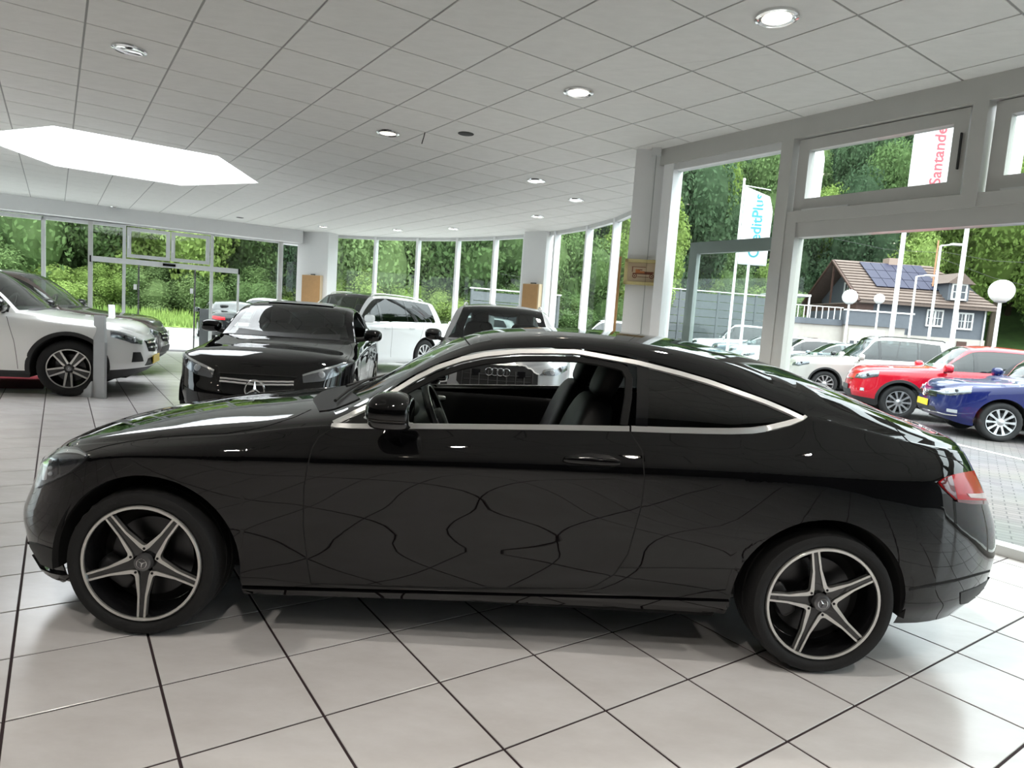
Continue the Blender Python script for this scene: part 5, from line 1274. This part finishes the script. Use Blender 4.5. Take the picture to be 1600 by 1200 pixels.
# ---- flag poles
M_POLE = mat('white_pole', (.8, .8, .8), .35, coat=.3)
M_FLAG = mat('white_flag_cloth', (.85, .85, .86), .8)
def pole(px, py, dist, zt, label, r=.06):
    p = atd(px, py, dist); e = empty('flag_pole', (p[0], p[1], OUT)); tag(e, label, 'flag pole', 'white flag poles in the car park')
    MB().tube([(0, 0, 0), (0, 0, zt)], [r, r*.75], 12).build('mast', M_POLE, e, True); MB().sell((0, 0, zt+.04), (.06, .06, .06), 1, 1, 10, 6).build('finial', M_POLE, e, True)
    MB().lathe([(.16, 0), (.16, .04), (r+.02, .08)], 16, 'z').build('foot', M_POLE, e, True)
    return e, p
def flag(e, zt, w, h, side, words, color, size, label, curve=.25, arm=True, tz=.50):
    """banner hanging from a short arm, lettering runs upwards"""
    f = empty('flag', (e.location[0], e.location[1], OUT+zt)); tag(f, label, 'flag')
    nx, nz = 10, 24; V, F = [], []
    for i in range(nx+1):
        for k in range(nz+1):
            u, v = i/nx, k/nz; sag = curve*u*(1-v)**0; x = side*(.07+u*w*(1-curve*max(0, (v-.75))*2.2)); z = -h+v*h*1.0-u*curve*.9*h*(v**3)*.55
            V.append((x, .10*math.sin(3.2*u+2*v)*u, z))
    for i in range(nx):
        for k in range(nz): a = i*(nz+1)+k; F.append((a, a+nz+1, a+nz+2, a+1))
    o = mesh('cloth', V, F, M_FLAG, f)
    o.modifiers.new('thickness', 'SOLIDIFY').thickness = .006
    if arm: MB().tube([(0, 0, .02), (side*w*.95, 0, -.10)], .02, 8).build('arm', M_POLE, f, True)
    M = MX((side*(.07+w*.52), -.045, -h*tz), (0, 0, 1), (-1, 0, 0), (0, -1, 0))
    tx = text('lettering', words, size, mat('ink_'+words.lower(), color, .6), f, M, .004, 'CENTER', .008)
    return f
p1, _ = pole(1403, 440, 24, 11.2, 'flag pole with the red lettered flag, left of the two thick poles by the house', .085)
p2, _ = pole(1500, 440, 24, 11.2, 'thick flag pole in front of the slate house, right of the two', .085)
p3, _ = pole(1146, 450, 27, 7.6, 'slim flag pole with the teal lettered flag')
p4, _ = pole(1166, 450, 31, 6.6, 'slim flag pole just right of the teal lettered flag', .075)
p5, _ = pole(1213, 450, 22, 9.0, 'flag pole half hidden by the window post')
flag(p3, 7.4, 1.15, 3.1, 1, 'CreditPlus', (.03, .26, .31), .60, 'white flag with teal lettering on the slim pole')
flag(p1, 11.0, 1.5, 4.6, 1, 'Santander', (.40, .06, .08), .56, 'white flag with red lettering seen in the transom window', 0.0, True, .58)
flag(p2, 11.0, 1.5, 4.4, 1, ' ', (.7, .05, .05), .8, 'white flag at the edge of the right transom window', 0.1)
flag(p5, 8.2, 1.0, 3.0, 1, ' ', (.7, .05, .05), .8, 'plain white flag beside the window post', .25)
# ---- globe lamps and street lamps
M_GLB = mat('opal_globe', (.9, .9, .88), .25, coat=.3)
def globe(px, py, dist, rpx, label):
    p = atd(px, py, dist); e = empty('globe_lamp', (p[0], p[1], OUT)); tag(e, label, 'lamp', 'globe lamps in the car park'); z = p[2]-OUT; r = rpx*dist/FPX*.97
    MB().tube([(0, 0, 0), (0, 0, z-r*.8)], [.05, .04], 10).build('post', M_POLE, e, True); MB().lathe([(.05, z-r*1.02), (r*.45, z-r*.95), (r*.5, z-r*.82), (.04, z-r*.8)], 20, 'z').build('collar', mat('lamp_collar', (.35, .35, .36), .5), e, True)
    MB().sell((0, 0, z), (r, r, r), 1, 1, 24, 14).build('globe', M_GLB, e, True)
globe(1565, 455, 17, 18, 'largest opal globe lamp, at the right edge'); globe(1328, 464, 27.8, 11.5, 'opal globe lamp in front of the wooden balcony'); globe(1374, 467, 30, 8, 'small opal globe lamp right of the wooden balcony'); globe(1203, 466, 27.9, 6, 'small globe lamp against the board fence')
def street(px, py, dist, label, arm=1):
    p = atd(px, py, dist); e = empty('street_lamp', (p[0], p[1], OUT)); tag(e, label, 'lamp'); z = p[2]-OUT
    MB().tube([(0, 0, 0), (0, 0, z)], [.07, .05], 10).build('post', M_POLE, e, True); MB().tube([(0, 0, z), (arm*.5, 0, z+.08)], .03, 8).build('arm', M_POLE, e, True)
    MB().sell((arm*.75, 0, z+.1), (.35, .1, .05), .6, .6, 16, 8).build('lantern', M_POLE, e, True)
street(1470, 384, 30, 'tall white street lamp between the two thick flag poles'); street(1432, 432, 36, 'shorter white street lamp in front of the solar panels')
# ---- the slate house
hd = 48.
M_SLT = mat('blue_grey_slate', (.10, .11, .128), .7, var=.12, scale=4, bump=.2, bscale=12)
M_STN = mat('pale_stone_base', (.42, .385, .35), .85, var=.12, scale=3, bump=.3, bscale=6)
M_ROF = mat('brown_roof_tiles', (.125, .09, .075), .8, var=.25, scale=6, bump=.4, bscale=10)
M_WOD = mat('dark_brown_timber', (.07, .035, .026), .7, var=.2, scale=6)
M_WWD = mat('white_house_trim', (.8, .8, .78), .5)
M_SOL = mat('solar_panel', (.028, .028, .055), .5, var=.1, spec=.2)
def hx(px): return atd(px, 500, hd)[0]
def hz(px, py, d=hd): return atd(px, py, d)[2]
X0h, X1h = hx(1360), hx(1541); zE = hz(1450, 470); zB = OUT; zS = hz(1450, 526); zR = hz(1325, 411, hd+4); dep = 8.0
hs = empty('house', (X0h, hd, zB)); tag(hs, 'slate clad house with solar panels and a chalet gable behind the car park', 'house')
W_ = X1h-X0h; hE, hS, hR = zE-zB, zS-zB, zR-zB
MB().box((0, 0, hS), (W_, dep, hE)).build('slate_wall', M_SLT, hs); MB().box((-.06, -.06, 0), (W_+.06, dep, hS)).build('stone_base', M_STN, hs)
MB().add([(0, 0, hE), (0, dep, hE), (0, dep/2, hR-.25), (W_, 0, hE), (W_, dep, hE), (W_, dep/2, hR-.25)], [(0, 2, 1), (3, 4, 5)]).build('gable_wall', M_SLT, hs)
ov = 1.3; yo = .7; dz_ = (hR-hE)/(dep/2)*yo; th_ = .18; hip = 2.4
rf = MB().add([(-ov, -yo, hE-dz_), (W_+.4, -yo, hE-dz_), (W_+.4-hip, dep/2, hR), (-ov, dep/2, hR), (-ov, -yo, hE-dz_+th_), (W_+.4, -yo, hE-dz_+th_), (W_+.4-hip, dep/2, hR+th_), (-ov, dep/2, hR+th_)], [(0, 1, 2, 3), (7, 6, 5, 4), (0, 4, 5, 1), (1, 5, 6, 2), (3, 2, 6, 7), (0, 3, 7, 4)])
rf.add([(-ov, dep+yo, hE-dz_), (W_+.4, dep+yo, hE-dz_), (W_+.4-hip, dep/2, hR), (-ov, dep/2, hR), (-ov, dep+yo, hE-dz_+th_), (W_+.4, dep+yo, hE-dz_+th_), (W_+.4-hip, dep/2, hR+th_), (-ov, dep/2, hR+th_)], [(3, 2, 1, 0), (4, 5, 6, 7), (1, 5, 4, 0), (2, 6, 5, 1), (7, 6, 2, 3), (4, 7, 3, 0)])
rf.add([(W_+.4, -yo, hE-dz_+th_), (W_+.4, dep+yo, hE-dz_+th_), (W_+.4-hip, dep/2, hR+th_)], [(0, 1, 2)])
roof = rf.build('roof', M_ROF, hs)
def slope_pt(x, t): return np.array([x, -yo+(dep/2+yo)*t, hE-dz_+th_+(hR-hE+dz_)*t])
nt_ = np.cross([1, 0, 0], slope_pt(0, 1)-slope_pt(0, 0)); nt_ /= np.linalg.norm(nt_)
for r in range(14):        # courses of roof tiles
    t0 = r/14; a, b = slope_pt(-ov+.02, t0), slope_pt(W_+.4-hip*t0-.03, t0); u_ = slope_pt(0, t0+1/14)-slope_pt(0, t0)
    MB().add([a+nt_*.09, b+nt_*.09, b+u_+nt_*.02-np.array([hip/14, 0, 0]), a+u_+nt_*.02, a, b], [(0, 1, 2, 3), (4, 5, 1, 0)]).build('tile_course', M_ROF, roof)
for i in range(6):
    for j in range(3):
        x = .55+i*.80; a, b, c, d = slope_pt(x, .32+j*.21), slope_pt(x+.76, .32+j*.21), slope_pt(x+.76, .52+j*.21), slope_pt(x, .52+j*.21)
        MB().add([p+nt_*k for k in (.12, .17) for p in (a, b, c, d)], [(4, 5, 6, 7), (0, 1, 5, 4), (1, 2, 6, 5), (2, 3, 7, 6), (3, 0, 4, 7)]).build('solar_panel', M_SOL, roof)
def hwin(x, z, w, h, y=-.05, n=2, parent=hs):
    f = MB(); f.box((x-w/2-.1, y-.05, z-.12), (x+w/2+.1, y+.04, z)); f.box((x-w/2-.1, y-.05, z+h), (x+w/2+.1, y+.04, z+h+.12)); f.box((x-w/2-.1, y-.05, z), (x-w/2, y+.04, z+h)); f.box((x+w/2, y-.05, z), (x+w/2+.1, y+.04, z+h))
    for k in range(1, n): f.box((x-w/2+k*w/n-.07, y-.04, z), (x-w/2+k*w/n+.07, y+.04, z+h))
    for k in range(n):
        xc = x-w/2+(k+.5)*w/n; f.box((xc-.02, y-.02, z), (xc+.02, y+.02, z+h)); f.box((x-w/2+k*w/n, y-.02, z+h*.5-.02), (x-w/2+(k+1)*w/n, y+.02, z+h*.5+.02))
    o = f.build('window', M_WWD, parent)
    for k in range(n): MB().box((x-w/2+k*w/n+.06, y, z), (x-w/2+(k+1)*w/n-.06, y+.03, z+h)).build('pane', mat('dark_house_pane', (.03, .035, .045), .08, coat=.5), o)
hwin(hx(1459)-X0h, hz(1459, 508)-zB, 1.0, 1.0); hwin(hx(1507)-X0h, hz(1507, 513)-zB, .95, 1.0)
MB().box((hx(1506)-X0h-.35, -.12, .0), (hx(1506)-X0h+.35, .02, hz(1506, 534)-zB)).build('door', M_WOD, hs)
for k, px in enumerate((1372, 1392)): MB().box((hx(px)-X0h-.3, -.12, hS-.75), (hx(px)-X0h+.3, .0, hS-.45)).build('cellar_window', mat('dark_house_pane', (.03, .035, .045), .08), hs)
for px in (1422, 1537): MB().tube([(hx(px)-X0h, -.1, .2), (hx(px)-X0h, -.1, hE-.2)], .05, 8).build('downpipe', M_WWD, hs, True)
xd = hx(1487)-X0h   # dormer
dm_ = MB(); zd = hz(1487, 470)-zB; dm_.box((xd-.75, -.35, zd), (xd+.75, 2.0, zd+1.35)); dm_.build('dormer', M_SLT, hs)
MB().add([(xd-1.0, -.6, zd+1.2), (xd, -.6, zd+2.0), (xd+1.0, -.6, zd+1.2), (xd-1.0, 2.4, zd+1.2), (xd, 2.4, zd+2.0), (xd+1.0, 2.4, zd+1.2)], [(0, 1, 4, 3), (1, 2, 5, 4), (0, 2, 1)]).build('dormer_roof', M_ROF, hs)
hwin(xd, zd+.15, .9, .95, -.40, 1)
MB().box((W_*.33, dep/2-.5, hR-.1), (W_*.33+.9, dep/2+.4, hR+.55)).build('chimney', mat('brick_chimney', (.30, .22, .18), .8), hs)
# chalet gable: balcony, timber, window
MB().box((-1.3, -.3, hE-1.35), (-.05, dep+.3, hE-.55)).build('balcony_front', M_WOD, hs); MB().box((-1.35, -.35, hE-.55), (-.0, dep+.35, hE-.45)).build('balcony_rail', M_ROF, hs)
for y in (0., dep/2, dep): MB().box((-1.25, y-.06, hE-.5), (-1.13, y+.06, hE+.3 if y != dep/2 else hR-.3)).build('timber_post', M_WOD, hs)
gw = empty('gable_window', (-.04, dep*.42, hE-.05), -PI/2, hs); hwin(0, .05, 1.5, 1.15, -.05, 2, gw)
for y0, z0, y1, z1 in ((-yo, hE-dz_, dep/2, hR), (dep+yo, hE-dz_, dep/2, hR)): MB().tube([(-ov-.02, y0, z0+.1), (-ov-.02, y1, z1+.1)], .11, 6).build('barge_board', M_WOD, hs)
# garage with roof terrace, in front and left of the house
gx0, gx1 = hx(1294)-X0h, hx(1384)-X0h; zt0 = hz(1330, 488)-zB; zt1 = hz(1330, 509)-zB
gr = empty('garage', (X0h, hd-2.5, zB)); tag(gr, 'white garage with a blue grey roof terrace wall beside the slate house', 'garage')
sc1 = (hd-2.5)/hd
MB().box((gx0, 0, 0), (gx1, 6, zt1)).build('garage_wall', M_STN, gr); MB().box((gx0-.1, -.12, zt1), (gx1+.4, 6, zt0)).build('terrace_wall', M_SLT, gr); MB().box((gx0-.15, -.18, zt0), (gx1+.45, .1, zt0+.1)).build('coping', M_WWD, gr)
xg0, xg1 = hx(1301)-X0h, hx(1354)-X0h; gd = MB().box((xg0, -.06, 0), (xg1, .02, zt1-.25)).build('garage_door', mat('cream_garage_door', (.75, .70, .62), .5), gr)
for k in range(5): MB().box((xg0+.12+k*(xg1-xg0)/5, -.09, zt1*.45), (xg0+(k+1)*(xg1-xg0)/5-.08, -.05, zt1*.45+.4)).build('garage_pane', mat('dark_house_pane', (.03, .035, .045), .08), gd)
MB().box((gx0-5, .3, 0), (gx0, 6, zt1-.1)).build('side_wing', M_STN, gr); MB().box((gx0-5, .2, zt1-.1), (gx0-.1, 6, zt1+.3)).build('side_parapet', M_SLT, gr)
for k in range(12): MB().box((gx0-4.9+k*.42, .25, zt1+.3), (gx0-4.85+k*.42, .3, zt1+1.1)).build('railing_bar', M_WWD, gr)
MB().box((gx0-5, .22, zt1+1.1), (gx0-.1, .32, zt1+1.16)).build('railing_top', M_WWD, gr); MB().box((gx0-2.6, .1, 0.2), (gx0-1.7, .32, 1.6)).build('side_door', M_WOD, gr)
MB().box((gx0-4, 3, zt1+1.9), (gx0-1.2, 5.5, zt1+2.05)).build('pergola_roof', M_WWD, gr)
for x in (-3.9, -1.3): MB().box((gx0+x, 3.1, zt1), (gx0+x+.1, 3.2, zt1+1.9)).build('pergola_post', M_WWD, gr)
# overhead wires
for k, (a, b) in enumerate((((1465, 392), (1640, 412)), ((1465, 402), (1640, 455)), ((1300, 372), (1465, 395)))):
    p, q = atd(*a, 46), atd(*b, 46); m_ = (p+q)/2-np.array([0, 0, .25]); tag(MB().tube([p, m_, q], .012, 4).build('overhead_wire', PLA, None, True), ['upper overhead wire right of the house', 'lower overhead wire right of the house', 'overhead wire above the solar panels'][k], 'wire')
rm = atd(1460, 425, 47); tag(MB().tube([(rm[0], rm[1], rm[2]-1.0), (rm[0], rm[1], rm[2]+2.2)], .05, 8).build('roof_mast', mat('orange_brown_mast', (.45, .22, .12), .6), None, True), 'orange brown wire mast on the house roof', 'mast')
# ================================================================ things in the showroom
# price stand before the white SUV
M_STD = mat('silver_grey_stand', (.50, .51, .52), .4, .3)
p = at(156, 622, 0); e = empty('price_stand', (p[0], p[1], 0), math.radians(-12)); tag(e, 'slim silver price stand in front of the white SUV', 'stand')
MB().box((-.085, -.02, 0), (.085, .02, .73)).build('post', M_STD, e)
MB().add([(-.085, -.02, .73), (.085, -.02, .73), (-.03, .08, 1.07), (-.18, .08, 1.07), (-.085, .02, .73), (.085, .02, .73), (-.03, .12, 1.07), (-.18, .12, 1.07)], [(0, 1, 2, 3), (5, 4, 7, 6), (1, 5, 6, 2), (4, 0, 3, 7), (3, 2, 6, 7), (0, 4, 5, 1)]).build('sloping_panel', M_STD, e)
f = [(-.085, -.02, .22), (-.16, -.02, .12), (-.30, -.02, .04), (-.75, -.02, .0), (-.085, -.02, 0)]
n = len(f); MB().add([(x, y-.03, z) for x, y, z in f]+[(x, y+.10, z) for x, y, z in f], [tuple(range(n)), tuple(range(n, 2*n))[::-1]]+[(i, n+i, n+(i+1) % n, (i+1) % n) for i in range(n)]).build('curved_foot', M_STD, e)
p2_ = atd(176, 490, 10.45); e = empty('price_stand', (p2_[0], p2_[1], 0), math.radians(-12)); tag(e, 'slim white price stand showing over the bonnet of the dark SUV', 'stand')
MB().box((-.05, -.02, 0), (.05, .02, .75)).build('post', M_FRW, e); MB().add([(-.05, -.02, .75), (.05, -.02, .75), (-.08, .1, 1.18), (-.18, .1, 1.18), (-.05, .02, .75), (.05, .02, .75), (-.08, .13, 1.18), (-.18, .13, 1.18)], [(0, 1, 2, 3), (5, 4, 7, 6), (1, 5, 6, 2), (4, 0, 3, 7), (3, 2, 6, 7)]).build('sloping_panel', M_FRW, e)
# grey pillar by the entrance
p = at(319, 543, 0); e = empty('info_pillar', (p[0], p[1], 0), math.radians(20)); tag(e, 'dark grey info pillar beside the entrance door', 'pillar')
M_PIL = mat('dark_grey_panel', (.10, .10, .105), .5); MB().box((-.13, -.06, .03), (.13, .06, 1.08)).build('panel', M_PIL, e); MB().box((-.15, -.08, 0), (.15, .08, .03)).build('foot', M_PIL, e)
# red rug under the white SUV
q = [at(-40, 606, 0), at(68, 607, 0), at(72, 588, 0), at(-40, 586, 0)]
o = MB().prism([tuple(k[:2]) for k in q], .001, .008).build('rug', mat('dark_red_rug', (.30, .035, .05), .95, bump=.3, bscale=200)); tag(o, 'dark red rug on the tiles under the white SUV', 'rug')
# brown boards on the columns
M_CRK = mat('brown_fibreboard', (.42, .24, .10), .7, var=.12, scale=12, bump=.1, bscale=80); M_BEI = mat('beige_board_edge', (.62, .50, .34), .7)
def board(px0, px1, py0, py1, p, q, off, label):
    p, q = np.asarray(p), np.asarray(q); t = (q-p)/np.linalg.norm(q-p); nrm = np.array([t[1], -t[0]])
    def hit(px, py):
        d = ray(px, py); c = (p+nrm*off)@nrm; s_ = c/(d[:2]@nrm); w = np.array([0, 0, CAMH])+d*s_; return (w[:2]-p)@t, w[2]
    a0, z1 = hit(px0, py0); a1, z0 = hit(px1, py1); ctr = p+t*(a0+a1)/2
    e = empty('notice_board', (*ctr, 0), math.atan2(t[1], t[0])); tag(e, label, 'board'); w = (a1-a0)/2
    MB().box((-w, -off-.0, z0), (w, -.004, z1)).build('box', M_BEI, e); MB().box((-w+.01, -off-.008, z0+.01), (w-.03, -off, z1-.01)).build('front', M_CRK, e); MB().box((-.06, -off*.5, z1), (.06, -.01, z1+.03)).build('hanger', PLA, e)
board(472, 500, 429, 474, (-6.08, 18.09), (-5.13, 17.71), .08, 'brown board hung on the broad corner column')
board(817, 840, 443, 484, (.05, 14.86), (.53, 14.50), .12, 'brown box board hung on the middle bay column')
# framed picture on the right column and the strip below it
pc = np.array([1.186, 7.424]); qc = np.array([1.523, 7.359]); tc_ = (qc-pc)/np.linalg.norm(qc-pc); nc = np.array([tc_[1], -tc_[0]])
def colhit(px, py, off=.05):
    d = ray(px, py); c = (pc+nc*off)@nc; s_ = c/(d[:2]@nc); w = np.array([0, 0, CAMH])+d*s_; return (w[:2]-pc)@tc_, w[2]
a0, z1 = colhit(977, 404); a1, z0 = colhit(1030, 447); ctr = pc+tc_*(a0+a1)/2; zc_ = (z0+z1)/2; wv, hv_ = (a1-a0)/2, (z1-z0)/2
fr = empty('framed_picture', (*ctr, zc_), math.atan2(tc_[1], tc_[0])); tag(fr, 'small wooden framed picture of a veteran car on the right column', 'picture')
M_OAK = mat('pale_oak_frame', (.50, .42, .20), .5, var=.12, scale=20)
for nm, a, b in (('frame_rail', (-wv, -hv_), (wv, -hv_+.035)), ('frame_rail', (-wv, hv_-.035), (wv, hv_)), ('frame_stile', (-wv, -hv_), (-wv+.035, hv_)), ('frame_stile', (wv-.035, -hv_), (wv, hv_))): MB().box((a[0], -.055, a[1]), (b[0], -.01, b[1])).build(nm, M_OAK, fr)
MB().box((-wv+.02, -.03, -hv_+.02), (wv-.02, -.008, hv_-.02)).build('print', mat('aged_paper', (.48, .38, .26), .8, var=.1), fr)
M_VET = mat('brown_print_ink', (.16, .055, .03), .8); M_VE2 = mat('orange_print_ink', (.42, .15, .05), .8)
kx, kz = wv/.16, hv_/.13
def blot(x0, z0, x1, z1, m): MB().box((x0*kx, -.033, z0*kz), (x1*kx, -.030, z1*kz)).build('printed_car', m, fr)
for cx in (-.065, .085):
    b = MB(); b.lathe([(.017, -.034), (.026, -.034), (.026, -.030), (.017, -.030)], 20, 'y', (cx*kx, 0, -.038*kz)); b.v = [(x, y, z) for x, y, z in b.v]; b.build('printed_wheel', M_VET, fr)
    b = MB(); b.lathe([(.0, -.0335), (.008, -.0335)], 12, 'y', (cx*kx, 0, -.038*kz)); b.build('printed_wheel', M_VET, fr)
blot(-.085, -.02, .09, -.008, M_VET); blot(-.06, -.008, -.02, .03, M_VE2); blot(-.02, -.008, .02, .012, M_VE2); blot(.02, -.008, .10, .008, M_VET); blot(-.095, .05, .03, .056, M_VET); blot(-.092, .0, -.084, .05, M_VET); blot(-.04, .02, .0, .03, M_VET); blot(-.04, -.05, .06, -.045, M_VET)
a0, z1 = colhit(969, 404, .0); a1, z0 = colhit(974, 516, .0)
o = MB().box((a0-.012, -.03, .0), (a0+.016, .03, z1+.02)); o = o.build('wooden_strip', M_CRK); o.location = (*pc, 0); o.rotation_euler = (0, 0, math.atan2(tc_[1], tc_[0])); tag(o, 'tall thin brown wooden strip at the edge of the picture column', 'strip')
